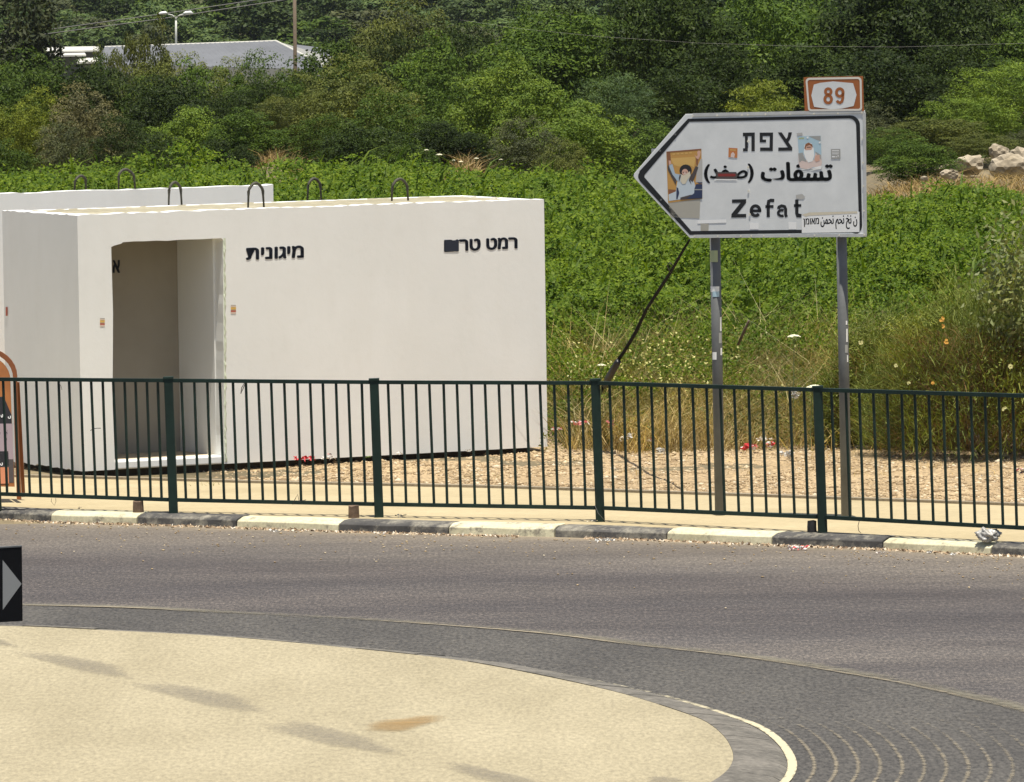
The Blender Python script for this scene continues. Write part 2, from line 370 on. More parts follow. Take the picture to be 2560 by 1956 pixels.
kerb = empty('kerb', G(1280, 1340, 0), kind='structure')
bounds = [-1930, -1670, -1410, -1155, -900, -640, -390, -130, 125, 341, 590, 845, 1120, 1385, 1665, 1928, 2205, 2475, 2745, 3010, 3280, 3550, 3820, 4090, 4360, 4630, 4900]
SEC = [(0.0, -0.03), (0.012, 0.058), (0.03, 0.068), (0.095, ZS-0.002), (0.24, ZS), (0.24, -0.03)]
for i, (a, b) in enumerate(zip(bounds, bounds[1:])):
    g = 1.3; us = [a+g+(b-a-2*g)*k/4 for k in range(5)]
    pts = [G(u, interp(KP, u), 0) for u in us]
    nrmls = offset(pts, 1.0); mb = MB(); vs = []
    jz = rnd.uniform(-0.004, 0.004)
    for p, q in zip(pts, nrmls):
        n = (q-p)
        for (o, z) in SEC: vs.append(p + n*(o+rnd.uniform(-.003, .003)) + Vector((0, 0, z+jz+rnd.uniform(-.002, .002))))
    k = len(SEC)
    fs = [(j*k+m, (j+1)*k+m, (j+1)*k+(m+1) % k, j*k+(m+1) % k) for j in range(4) for m in range(k)] + [tuple(range(k)), tuple(range(5*k-1, 4*k-1, -1))]
    mb.add(vs, fs, M_kerbD if i % 2 else M_kerbW)
    o = mb.build('kerb_stone', kerb, bevel=0.006)

# pavement, edging, verge ---------------------------------------------
BP = [(-2400, 1120), (-600, 1180), (48, 1194), (208, 1197), (640, 1209), (1240, 1221), (1900, 1243), (2560, 1266), (3200, 1296), (5000, 1380)]
us = np.linspace(-2400, 5000, 75)
front = [p for p in offset([G(u, interp(KP, u), 0) for u in us], 0.2)]
back = [G(u, interp(BP, u), ZS) for u in us]
rows = [[Z(f.lerp(b, t), ZS-0.003 if t == 0 else ZS) for f, b in zip(front, back)] for t in (0, .33, .66, 1)]
loft(rows, 'pavement', M_pave, kind='structure')
mb = MB(); b2 = offset(back, 0.09)
for i in range(len(back)-1):
    a, b, c, d = back[i], back[i+1], b2[i+1], b2[i]
    z0, z1 = ZS-0.05, ZS+0.022
    mb.add([Z(a, z0), Z(b, z0), Z(c, z0), Z(d, z0), Z(a, z1), Z(b, z1), Z(c, z1), Z(d, z1)], [(0, 1, 5, 4), (4, 5, 6, 7), (2, 3, 7, 6)], M_edging)
mb.build('pavement_edging', kind='structure')
def vz(x, y): return 0.085 + 0.03*(vnoise(x, y, 1.3, 5)-0.4) + 0.014*vnoise(x, y, 6, 2) - 0.06*np.exp(-((np.asarray(x)+3.9)/1.7)**2-((np.asarray(y)-64.3)/.8)**2)
rows = []
for k in range(46):
    row = []
    for p in b2:
        y = p.y - 0.02 + (74-p.y)*(k/45.0)
        row.append(Vector((p.x, y, float(vz(p.x, y)) if k else ZS+0.005)))
    rows.append(row)
# finer in x
def densify(row, m=4):
    out = []
    for a, b in zip(row, row[1:]):
        for k in range(m):
            q = a.lerp(b, k/m); out.append(q)
    out.append(row[-1]); return out
rows = [densify(r) for r in rows]
for r in rows[1:]:
    for q in r: q.z = float(vz(q.x, q.y))
loft(rows, 'verge', M_verge, kind='structure')

# gravel stones (nobody could count them)
ico_v = np.array([(0, 0, 1), (.89, 0, .45), (.28, .85, .45), (-.72, .53, .45), (-.72, -.53, .45), (.28, -.85, .45), (.72, .53, -.45), (-.28, .85, -.45), (-.89, 0, -.45), (-.28, -.85, -.45), (.72, -.53, -.45), (0, 0, -1)])
ico_f = np.array([(0, 1, 2), (0, 2, 3), (0, 3, 4), (0, 4, 5), (0, 5, 1), (1, 6, 2), (2, 7, 3), (3, 8, 4), (4, 9, 5), (5, 10, 1), (6, 7, 2), (7, 8, 3), (8, 9, 4), (9, 10, 5), (10, 6, 1), (11, 7, 6), (11, 8, 7), (11, 9, 8), (11, 10, 9), (11, 6, 10)])
def stones(name, P, S, mat, **kw):
    n = len(P); J = rng.uniform(0.75, 1.25, (n, 12, 1)); sc = rng.uniform(0.7, 1.3, (n, 1, 3)); sc[:, :, 2] *= 0.6
    a = rng.uniform(0, 6.28, n); c, s = np.cos(a), np.sin(a); q = ico_v[None]*J*sc*S[:, None, None]
    V = np.stack([q[..., 0]*c[:, None]-q[..., 1]*s[:, None], q[..., 0]*s[:, None]+q[..., 1]*c[:, None], q[..., 2]], -1) + P[:, None]
    F = ico_f[None] + (np.arange(n)*12)[:, None, None]
    return link_mesh(name, fast_mesh(name, V.reshape(-1, 3), [F.reshape(-1, 3)], mat), **kw)
n = 60000; x = rng.uniform(-6.5, 7, n); y0 = np.interp(x, [p.x for p in b2], [p.y for p in b2]); y = y0 + rng.uniform(0.0, 1, n)**1.2*9
keep = (y < 71) & (vnoise(x, y, 2.2, 9) > 0.30*(y-y0 > 0.4)); x, y = x[keep], y[keep]
stones('gravel', np.stack([x, y, vz(x, y)+0.001], 1), rng.gamma(2.0, 0.0042, len(x))+0.003, M_stone, kind='stuff', label='pale loose gravel and broken stones on the verge behind the pavement', cat='gravel')
# litter of leaves and grit in the gutter
n = 2600; u = rng.uniform(-100, 2700, n); k_ = [G(float(a), interp(KP, float(a)), 0) for a in u]
off = rng.gamma(1.3, 0.035, n); P = np.array([(p.x, p.y-o-0.004, 0.006) for p, o in zip(k_, off)])
dens = vnoise(P[:, 0], P[:, 1]*0, 1.7, 4) + np.clip((u-900)/3500, 0, .4); P = P[dens > 0.42]
M_litter = island_mat('gutter_litter', [(0.0, (0.12, 0.08, 0.05)), (0.4, (0.32, 0.22, 0.13)), (0.8, (0.50, 0.40, 0.27)), (1.0, (0.75, 0.70, 0.60))])
link_mesh('leaf_litter', leaf_mesh('leaf_litter', P, rng.normal(size=(len(P), 3))*0.6+[0, -.3, 1], rng.uniform(.015, .05, len(P)), rng.uniform(.01, .03, len(P)), M_litter), kind='stuff', label='dry leaves and grit gathered along the foot of the painted kerb', cat='leaf litter')
n = 500; u = rng.uniform(-100, 2700, n); off = rng.gamma(1.5, 0.8, n)+0.05
P = np.array([(lambda p: (p.x, p.y-o, 0.005))(G(float(a), interp(KP, float(a)), 0)) for a, o in zip(u, off)])
stones('road_grit', P, rng.uniform(0.004, 0.011, n), M_stone, kind='stuff', label='small pale grit scattered over the asphalt', cat='grit')

# roundabout: dark band, rings, island kerb, island -------------------------
CP = [(-2200, 1600), (-900, 1535), (-300, 1512), (61, 1514), (327, 1520), (532, 1531), (737, 1541), (900, 1549), (1129, 1564), (1391, 1586), (1596, 1612), (1856, 1641), (2021, 1665), (2181, 1692), (2306, 1715), (2560, 1774), (2900, 1870), (3150, 1990), (3300, 2150), (3350, 2400)]
Cw = smooth_poly([G(x, y, 0) for x, y in CP], 6)
ZI = 0.06
SP = [(-1500, 1640), (-700, 1580), (-300, 1566), (0, 1564), (246, 1574), (520, 1588), (737, 1606), (900, 1622), (1105, 1644), (1236, 1665), (1412, 1700), (1563, 1735), (1700, 1778), (1765, 1804), (1808, 1838), (1829, 1872), (1832, 1899), (1817, 1927), (1778, 1956), (1690, 2000), (1480, 2060), (1100, 2120), (400, 2170), (-600, 2180), (-1400, 2120)]
Sw = smooth_poly([G(x, y, ZI) for x, y in SP], 6)
# the band as a sheet between C and a line under the island
inner = [Vector((p.x, p.y, 0)) for p in offset(Sw, -0.4)]
mbd = MB(); loopC = [Z(p, 0.004) for p in Cw]
bandpoly = loopC + [Vector((10, 20, 0.004)), Vector((-10, 20, 0.004))]
mbd.poly(bandpoly, M_band); mbd.build('truck_apron', kind='structure')

def strip(P, w, z, mat, name, parent, fade, jag=0.0):
    L = offset(P, w/2); Rr = offset(P, -w/2)
    if jag:
        L = [p + Vector((0, rnd.uniform(-jag, jag), 0)) for p in L]; Rr = [p + Vector((0, rnd.uniform(-jag, jag), 0)) for p in Rr]
    mid = [Z(p, z) for p in P]
    return loft([[Z(p, z) for p in L], mid, [Z(p, z) for p in Rr]], name, mat, ('fade', [[f*0.35 for f in fade], fade, [f*0.35 for f in fade]]), parent)
M_cream = obj_alpha('cream_dust_line', (0.16, 0.145, 0.105), 9, 0.60, 1.10, (1, 1, 1))
M_ring = obj_alpha('joint_dust', (0.27, 0.23, 0.16), 12, 0.55, 1.0)
M_scuff = obj_alpha('worn_grey', (0.20, 0.18, 0.145), 16, 0.7, 2.1, (1.2, 1.0, 1))
M_brownst = obj_alpha('brown_stain', (0.30, 0.19, 0.07), 7, 0.6, 1.6, (.6, 3, 1))
ap = empty('apron_line', G(1280, 1600, 0), kind='structure')
Cd = smooth_poly(Cw, 2)
strip(Cd, 0.20, 0.009, M_cream, 'dust_line', ap, [0.24+0.30*vnoise(p.x, p.y, 1.2, 2) for p in Cd], 0.01)
strip(offset(Cd, -0.07), 0.05, 0.0105, M_ring, 'dust_line', ap, [0.75*vnoise(p.x, p.y, 0.9, 6)**2.2 for p in Cd], 0.01)
Sd = Sw
for k in range(1, 12):
    d = 0.345 + 0.128*k; P = offset(Sd, d); f = []
    for i, p in enumerate(P):
        # strongest towards the right-hand end of the island, dying away along the far side
        t = (i/len(P))
        v = min(1, max(0, (t-0.46-0.004*k)/0.14)) * min(1, max(0, (0.86-t)/0.06))
        f.append(v*(0.34-0.012*k))
    strip(P, 0.028, 0.010, M_ring, 'joint_line', ap, f, 0.0)
# mountable kerb stones round the island
ik = empty('island_kerb', G(1700, 1790, 0), kind='structure')
segs = []; acc = [0]
for a, b in zip(Sd, Sd[1:]): acc.append(acc[-1]+(b-a).length)
def along(s):
    for i in range(len(acc)-1):
        if s <= acc[i+1]:
            t = (s-acc[i])/max(1e-6, acc[i+1]-acc[i]); return Sd[i].lerp(Sd[i+1], t)
    return Sd[-1]
s = 0.3
while s < acc[-1]-0.7:
    L = 0.62; pts = [along(s+0.006+(L-0.012)*k/5) for k in range(6)]
    o1 = offset(pts, 0.001); o2 = offset(pts, 0.06); o3 = offset(pts, 0.27); o4 = offset(pts, 0.315); dz = rnd.uniform(-.004, .004)
    mb = MB(); vs = []
    for a, b, c, d in zip(o1, o2, o3, o4): vs += [Z(a, -0.02), Z(a, ZI+dz), Z(b, ZI+dz), Z(c, 0.03+dz), Z(d, 0.008), Z(d, -0.02)]
    fs = [(j*6+m, j*6+m+1, (j+1)*6+m+1, (j+1)*6+m) for j in range(5) for m in range(5)] + [(0, 1, 2, 3, 4, 5), (35, 34, 33, 32, 31, 30)]
    fs = [tuple(reversed(f)) for f in fs]
    mb.add(vs, fs, M_kerbI); mb.build('kerb_stone', ik); s += L
# pale line painted round the foot of that kerb
f = [min(1, max(0, (i/len(Sd)-0.44)/0.12))*0.50+0.02 for i in range(len(Sd))]
M_lpaint = obj_alpha('worn_cream_paint', (0.48, 0.43, 0.29), 9, 0.5, 0.75)
strip(offset(Sd, 0.345), 0.055, 0.011, M_lpaint, 'painted_line', ap, f)
# island surface
isl = MB(); isl.poly([Z(p, ZI-0.003) for p in Sw], M_sand)
isle = isl.build('island', kind='structure')
def blotch(cx, cy, ax, ay, tilt, mat, name, z):
    n = 28; me_v = [G(cx, cy, z)]; fd = [0.75]
    for rr, fv in ((0.55, 0.6), (1.0, 0.0)):
        for k in range(n):
            t = 2*math.pi*k/n; w = rr*(1+0.10*math.sin(3*t+cx)+0.07*math.sin(5*t))
            dx, dy = ax*w*math.cos(t), ay*w*math.sin(t)
            me_v.append(G(cx+dx, cy+dy+dx*tilt, z)); fd.append(fv)
    F = [(0, 1+k, 1+(k+1) % n) for k in range(n)] + [(1+k, 1+n+k, 1+n+(k+1) % n, 1+(k+1) % n) for k in range(n)]
    me = bpy.data.meshes.new(name); me.from_pydata([tuple(v) for v in me_v], [], F); me.materials.append(mat)
    a = me.attributes.new('fade', 'FLOAT', 'POINT'); a.data.foreach_set('value', fd)
    o = bpy.data.objects.new(name, me); COL.objects.link(o); o.parent = isle; return o
for (cx, cy, ax, ay, tl) in ((-30, 1600, 85, 14, .2), (200, 1661, 175, 22, .2), (508, 1742, 200, 27, .2), (830, 1843, 200, 30, .21), (1240, 1940, 170, 20, .2), (1660, 1950, 60, 12, 0)):
    blotch(cx, cy, ax, ay, tl, M_scuff, 'worn_patch', ZI+0.001)
blotch(1008, 1809, 112, 19, -0.13, M_brownst, 'brown_stain', ZI+0.003)

# ================================================================ SHELTERS
def text_geo(s, off=0.02, space=1.0):
    c = bpy.data.curves.new('t', 'FONT'); c.body = s; c.offset = off; c.resolution_u = 3; c.space_character = space
    o = bpy.data.objects.new('t', c); COL.objects.link(o); dg = bpy.context.evaluated_depsgraph_get(); dg.update()
    me = bpy.data.meshes.new_from_object(o.evaluated_get(dg)); vs = np.array([v.co[:2] for v in me.vertices]); fs = [tuple(p.vertices) for p in me.polygons]
    bpy.data.objects.remove(o); bpy.data.meshes.remove(me); bpy.data.curves.remove(c)
    lo, hi = vs.min(0), vs.max(0); return (vs-lo)/(hi-lo), fs
def put_text(mb, s, quad, mapper, mat, off=0.0, space=1.0, fat=1.0):
    """quad: (x0,ytop,x1,ytop2,ybot,ybot2) in photo px"""
    uv, fs = text_geo(s, off, space); x0, yt0, x1, yt1, yb0, yb1 = quad; out = []
    sh = [(0, 0)] if not fat else [(0, 0), (fat, 0), (-fat, 0), (0, fat*.6), (0, -fat*.6), (fat*.6, fat*.4), (-fat*.6, -fat*.4)]
    for u, v in uv:
        yt = yt0+(yt1-yt0)*u; yb = yb0+(yb1-yb0)*u
        out.append(mapper(x0+(x1-x0)*u, yb+(yt-yb)*v))
    for k, (ax_, ay_) in enumerate(sh):
        if k: out = [mapper(x0+(x1-x0)*u+ax_, (yb0+(yb1-yb0)*u)+((yt0+(yt1-yt0)*u)-(yb0+(yb1-yb0)*u))*v+ay_) for u, v in uv]
        mb.add(out, fs, mat)

zb = ZS+0.055
A = G(205, 1179, zb); B = G(1369, 1117, zb)
wd = (B-A); wd.z = 0; W = wd.length; wd.normalize(); dd = Vector((-wd.y, wd.x, 0)); up = Vector((0, 0, 1))
fn = -dd                                                 # front normal
def fp(px, py, off=0.0): return onplane(px, py, A+fn*off, fn)
def fl(px, py):
    p = fp(px, py); return (p-A).dot(wd), p.z-zb
H = (fl(205, 537)[1]+fl(1360, 497)[1])/2
H0 = fl(205, 537)[1]; H1 = fl(1362, 497)[1]
shel = empty('concrete_shelter', A, 'white painted concrete roadside shelter with an open doorway and stencilled writing', 'shelter')
def FW(u, v, d=0.0): return A + wd*u + up*v + dd*d
DP = 1.62; T = 0.16
dl0, _ = fl(287, 1150); dl1, t1 = fl(278, 618); cx_, cy_ = fl(307, 606); dr1, t2 = fl(556.6, 596); dr0, _ = fl(559.5, 1150)
sill = fl(420, 1147)[1]
# front wall outline with a chipped top edge, door open down to the bottom
topn = 70
outline = [(0, 0), (dl0, 0), (dl0, sill+.02), (dl0-.012, 0.6), (dl1+.006, 1.4), (dl1, t1), (dl1+.03, t1+.012), (cx_-.015, cy_-.012), (cx_, cy_)]
outline += [(cx_+(dr1-cx_)*k/9, cy_+(t2-cy_)*k/9+rnd.uniform(-.004, .004)) for k in range(1, 9)]
outline += [(dr1-0.01, t2), (dr1+.012, t2-.03)] + [(dr1+(dr0-dr1)*k/24+rnd.uniform(-.003, .002)+.004, t2-(t2)*k/24) for k in range(1, 24)] + [(dr0, 0), (W, 0)]
for k in range(topn+1):
    t = k/topn; outline.append((W*(1-t)+(0.006*rnd.uniform(-1, 0) if k in (0,) else 0), H1+(H0-H1)*t + rnd.uniform(-.008, .004)))
mb = MB(); mb.prism([FW(u, v) for u, v in outline], [FW(u, v, T) for u, v in outline], M_wall)
mb.build('front_wall', shel, label='front wall with the doorway')
def slab(u0, u1, v0, v1, d0, d1, mat, name, parent=shel, **kw):
    m = MB(); c = FW((u0+u1)/2, (v0+v1)/2, (d0+d1)/2); m.box(c, u1-u0, d1-d0, v1-v0, mat, (wd, dd, up)); return m.build(name, parent, **kw)
# left side wall with uneven foot and top
mb = MB(); so = []
for k in range(25): so.append((T+0.002+(DP-T-0.002)*k/24, -0.0+rnd.uniform(-.006, .012)))
for k in range(24, -1, -1): so.append((T+0.002+(DP-T-0.002)*k/24, H0-0.002+rnd.uniform(-.008, .003)))
mb.prism([FW(0.003, v, d) for d, v in so][::-1], [FW(T, v, d) for d, v in so][::-1], M_wall); mb.build('side_wall', shel)
slab(W-T, W-0.003, 0, H1-0.01, T+.002, DP, M_wall, 'side_wall')
slab(T+.002, W-T-.002, 0, H1-0.01, DP-T, DP-.003, M_wall, 'back_wall')
# chamber seen through the door
CD = T + (fl(557, 900)[0]-0)*0 + 0.74
cr = dr0+0.004
slab(T+.002, cr+0.3, 0.05, t2+.1, CD+.002, CD+0.14, M_inner_shade, 'chamber_wall')
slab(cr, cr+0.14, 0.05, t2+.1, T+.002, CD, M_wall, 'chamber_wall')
slab(T+.002, cr+0.3, t2+.102, t2+.17, T+.002, CD+.14, M_wall, 'ceiling')
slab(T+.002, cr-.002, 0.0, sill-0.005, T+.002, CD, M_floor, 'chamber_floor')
slab(dl0+.002, dr0-.002, 0.0, sill, 0.004, T+0.03, M_wall, 'door_sill', bevel=0.012)
# roof slab, slightly recessed and rough
mb = MB(); nu, nd_ = 60, 14; vs = []
for j in range(nd_+1):
    for i in range(nu+1):
        u = T*0.25+(W-T*0.5)*i/nu; d = 0.03+(DP-0.05)*j/nd_; vs.append(FW(u, H0+(H1-H0)*i/nu-0.012+rnd.uniform(-.004, .005), d))
fs = [(j*(nu+1)+i, j*(nu+1)+i+1, (j+1)*(nu+1)+i+1, (j+1)*(nu+1)+i) for j in range(nd_) for i in range(nu)]
mb.add(vs, fs, M_roof)
mb.box(FW(W/2, H1-0.14, DP/2), W-0.1, DP-0.1, 0.16, M_roof, (wd, dd, up))
mb.build('roof', shel, smooth=False)
# dark slab added under the block so the gap below reads as black shade
m = MB(); m.box(FW(W/2, -0.05, DP/2), W-.24, DP-.24, 0.098, plain('gap_shade_dark', (0.05, 0.04, 0.03), .9), (wd, dd, up)); m.build('gap_shade_slab', shel)
# lettering
def fmap(px, py): return fp(px, py, 0.003)
mb = MB(); put_text(mb, "תינוגימ", (617, 621, 758, 615, 650, 644), fmap, M_stencil, fat=2.0); mb.build('stencil_lettering', shel, label='Hebrew stencil lettering beside the doorway')
mb = MB(); put_text(mb, "םורט טמר", (1112, 601, 1292, 594, 630, 621), fmap, M_stencil, fat=2.1)
mb.poly([fp(1113, 602, .004), fp(1113, 629, .004), fp(1146, 629, .004), fp(1146, 601, .004)][::-1], M_stencil)
mb.build('stencil_lettering', shel, label='two words of Hebrew stencil lettering near the right end')
bw0 = FW(0, 0, CD-0.003)
mb = MB(); put_text(mb, "\u05d9\u05d0", (276, 652, 299, 651, 682, 682), lambda a, b: onplane(a, b, bw0, fn), M_stencil, fat=1.2); mb.build('stencil_lettering', shel, label='Hebrew stencil letter inside the doorway')
# faint spray halo around stencils is left out; warning stickers
M_stR = plain('sticker_red', (0.42, 0.10, 0.06)); M_stY = plain('sticker_yellow', (0.65, 0.42, 0.10)); M_stW = plain('sticker_pale', (0.62, 0.5, 0.42)); M_stG = plain('sticker_grey', (0.35, 0.33, 0.28))
def sticker(x0, x1, y0, y1, mapper, parent):
    m = MB(); rows = [(0, .08, M_stG), (.08, .22, M_stW), (.22, .52, M_stY), (.52, .6, M_stG), (.6, .8, M_stR), (.8, 1, M_stW)]
    for a, b, mt in rows:
        ya, yb = y0+(y1-y0)*a, y0+(y1-y0)*b; m.poly([mapper(x0, ya), mapper(x0, yb), mapper(x1, yb), mapper(x1, ya)], mt)
    for k in range(6):
        ya = y0+(y1-y0)*(0.12+0.13*k); m.poly([mapper(x0+3, ya), mapper(x0+3, ya+1.0), mapper(x1-3, ya+1.0), mapper(x1-3, ya)], M_stG) if k in (1, 3) else None
    m.build('sticker', parent)
fm2 = lambda a, b: fp(a, b, 0.0025)
sticker(250, 262, 796, 817, fm2, shel); sticker(577, 590, 763, 785, fm2, shel)
sm = lambda a, b: onplane(a, b, A - wd*0.002, wd)
m = MB(); m.poly([sm(14, 768), sm(14, 790), sm(19, 790), sm(19, 768)], M_stR); m.build('sticker', shel)
# hanging wires on the left wall are on the fence; lifting loops
def loop(px, pb, pt, w, zroof, parent, lean=0, thick=0.014, D=None):
    base = at(px, pb, D) if D else G(px, pb, zroof)
    D = base.y; p = []
    w2 = w/2*D/FPX; hh = (pb-pt)*D/FPX; c = at(px, pb, D); ln = lean*D/FPX
    for k in range(13):
        t = math.pi*k/12; xx = -math.cos(t); zz = math.sin(t)
        p.append(c + Vector((w2*xx*(0.92 if 2 < k < 10 else 1.0)+ln*zz*0.5, 0.05*xx, hh*(0.55+0.45*zz) if 0 < k < 12 else hh*0.45)))
    p = [c + Vector((-w2*1.1, -.05, -0.03))] + p + [c + Vector((w2*1.1+max(0, -ln*0), .05, -0.03))]
    m = MB(); m.tube(p, [thick*0.6]+[thick*0.7]+[thick]*11+[thick*0.7, thick*0.6], M_loop, 8); return m.build('lifting_loop', parent, smooth=True)
zr = A.z+H0-0.01
loop(438, 513, 456, 29, zr, shel); loop(640, 520, 458, 36, zr, shel); loop(786, 499, 447, 31, zr-.03, shel); loop(1000, 507, 448, 38, zr-.02, shel)

# rough painted edge down the right side of the doorway
mb = MB(); vs = []; ne = 60
for k in range(ne+1):
    t = k/ne; u = dr1+(dr0-dr1)*t+.006; v = t2-(t2-.02)*t
    w_ = .016+rnd.uniform(0, .014)
    vs += [FW(u-.002, v, .004), FW(u+w_*.4, v, -.006-rnd.uniform(0, .010)), FW(u+w_, v, -.001)]
mb.add(vs, [(3*k+j, 3*k+j+1, 3*k+j+4, 3*k+j+3) for k in range(ne) for j in (0, 1)], plain('edge_filler', (0.66, 0.72, 0.56), .9))
mb.build('edge_filler', shel, label='rough pale green filler along the right door edge')
# second shelter behind
D2 = 69.2; q1 = at(683, 462, D2); z2 = q1.z
sh2 = empty('concrete_shelter', Vector((q1.x, q1.y, 0.12)), 'second white concrete block behind the doorway shelter, only its top edge showing', 'shelter')
A2 = Vector((q1.x, q1.y, 0))-wd*5.2; H2 = z2
def FW2(u, v, d=0.0): return A2 + wd*u + up*v + dd*d
ol = [(0, 0.1), (5.2, 0.1)] + [(5.2*(1-k/60), H2+rnd.uniform(-.008, .004)) for k in range(61)]
mb = MB(); mb.prism([FW2(u, v) for u, v in ol], [FW2(u, v, .16) for u, v in ol], M_wall); mb.build('front_wall', sh2)
mb = MB(); mb.box(FW2(0.08, H2/2-.04, .9), .154, 1.47, H2-.26, M_wall, (wd, dd, up)); mb.build('side_wall', sh2)
mb = MB(); mb.box(FW2(5.12, H2/2-.04, .9), .154, 1.47, H2-.26, M_wall, (wd, dd, up)); mb.build('side_wall', sh2)
mb = MB(); mb.box(FW2(2.6, H2/2-.04, 1.56), 4.88, .15, H2-.26, M_wall, (wd, dd, up)); mb.build('back_wall', sh2)
mb = MB(); mb.box(FW2(2.6, H2-.25, .82), 4.88, 1.3, .14, M_roof, (wd, dd, up)); mb.build('roof', sh2)
loop(201, 479, 440, 26, 0, sh2, lean=4, D=68.8); loop(317, 477, 424, 38, 0, sh2, lean=-6, D=68.95)

# ================================================================ FENCE
PO = [(-20, 938, 1272, 1235, 948.5), (421, 943, 1283, 1250, 951.6), (935, 947, 1293, 1261, 956), (1488, 948, 1304, 1270, 958), (2044, 966, 1333, 1293, 975), (2600, 984, 1362, 1323, 991), (3150, 1005, 1395, 1354, 1012)]
fence = empty('metal_fence', G(1500, 1304, ZS), 'dark green steel railing fence with upright bars along the pavement edge', 'fence')
LX = 13.0   # lean: bottom of post sits this many px right of its top
FD = []
for (x, yt, yb, yr, yo) in PO: FD.append(depth_of(x+LX, yb, ZS))
FD[0] = FD[1]+0.75
def fbeam(p, q, w, t, name, bev=0.0):
    m = MB(); m.beam(p, q, w, t, M_fence); return m.build(name, fence, bevel=bev)
for (x, yt, yb, yr, yo), D in zip(PO, FD):
    b = at(x+LX, yb+1, D); b.z = ZS-0.02 if True else b.z; tpp = at(x, yt+3, D)
    o = fbeam(b, tpp, 0.074, 0.074, 'post', 0.004)
    m = MB(); d_ = (tpp-b).normalized(); m.beam(tpp - d_*0.004, tpp + d_*0.012, 0.086, 0.086, M_fence); m.build('post_cap', fence)
bar_protos = None
for i in range(len(PO)-1):
    (x0, _, _, yr0, yo0), (x1, _, _, yr1, yo1) = PO[i], PO[i+1]; D0, D1 = FD[i], FD[i+1]
    hw = 0.037
    def pt(t, top, inset=0):
        x = x0+(x1-x0)*t; D = D0+(D1-D0)*t
        if top: return at(x+0.5, yo0+(yo1-yo0)*t, D)
        return at(x+LX*0.86, yr0+(yr1-yr0)*t, D)
    for top in (True, False):
        a, b = pt(0, top), pt(1, top); d = (b-a).normalized()
        fbeam(a+d*hw, b-d*hw, 0.030 if top else 0.030, 0.04, 'top_rail' if top else 'bottom_rail')
    for k in range(1, 16):
        t = k/16.0; a, b = pt(t, True)+Vector((rnd.uniform(-.003, .003), 0, 0)), pt(t, False)+Vector((rnd.uniform(-.003, .003), 0, 0)); d = (b-a).normalized()
        m = MB(); m.tube([a+d*0.016, b-d*0.016], 0.0115, M_fence, 6, cap=False); m.build('bar', fence, smooth=True)

# cut-off post stubs under the fence
M_stub = plain('stub_concrete_rust', (0.13, 0.085, 0.055), 0.9, var=0.5, scale=12, bmp=0.3)
def stub(x, yb, w, h, mat, label):
    p = G(x, yb, ZS); m = MB(); ww = w*p.y/FPX; hh = h*p.y/FPX
    vs = []
    for z_, s_ in ((-.02, 1.03), (hh*.5, 1.0), (hh, 0.96)):
        for k in range(8):
            t = math.pi/4*k+.39; r = ww*0.56*s_*(1+rnd.uniform(-.04, .04)); vs.append(p+Vector((r*math.cos(t), r*math.sin(t), z_+(rnd.uniform(-.006, .006) if z_ > 0 else 0))))
    fs = [(j*8+k, j*8+(k+1) % 8, (j+1)*8+(k+1) % 8, (j+1)*8+k) for j in range(2) for k in range(8)] + [tuple(range(16, 24))]
    m.add(vs, fs, mat); return m.build('post_stub', label=label, cat='post stub', group='cut off post stubs under the railing')
stub(346, 1281, 25, 28, M_stub, 'brown cut off post stub under the railing, left of the doorway post')
stub(885, 1294, 26, 29, M_stub, 'brown cut off post stub under the railing in front of the long blank wall')
stub(2030, 1332, 22, 30, plain('black_stub', (0.02, 0.02, 0.02), 0.8, var=.4), 'black charred stub beside the fence post under the road sign')
# wires caught on the railing
def wire(pts, Dd, r, label, name='wire', mat=M_black, cat='wire'):
    m = MB(); m.tube([at(x, y, Dd) for x, y in pts], r, mat, 5); return m.build(name, smooth=True, label=label, cat=cat)
wire([(226, 1077), (232, 1073), (242, 1071), (252, 1071)], FD[1]-0.03, .003, 'short black wire tied between two bars in front of the shelter corner')
wire([(148, 958), (152, 965), (155, 975)], FD[1]+.02, .002, 'tiny hooked wire hanging from the rail before the grey side wall')
wire([(611, 958), (604, 970), (602, 985), (606, 976), (612, 962), (607, 955)], FD[1]-0.03, .0035, 'brown twist of wire on the rail right of the doorway')
wire([(129, 1246), (128, 1254), (136, 1264), (140, 1254), (139, 1244)], FD[1]-.04, .002, 'thin wire loop hanging under the left part of the railing')
wire([(732, 1262), (738, 1248), (744, 1236), (748, 1254), (765, 1250)], FD[2]-.03, .003, 'brown twig of wire caught on the lower rail left of the centre')
wire([(2148, 1303), (2145, 1315), (2147, 1328), (2155, 1336)], FD[4]-.03, .0028, 'dark wire drooping from the lower rail right of the sign post')
wire([(1487, 1264), (1495, 1283), (1513, 1303)], FD[3]-.06, .0025, 'pale string dangling across the foot of the third fence post', mat=M_galv)

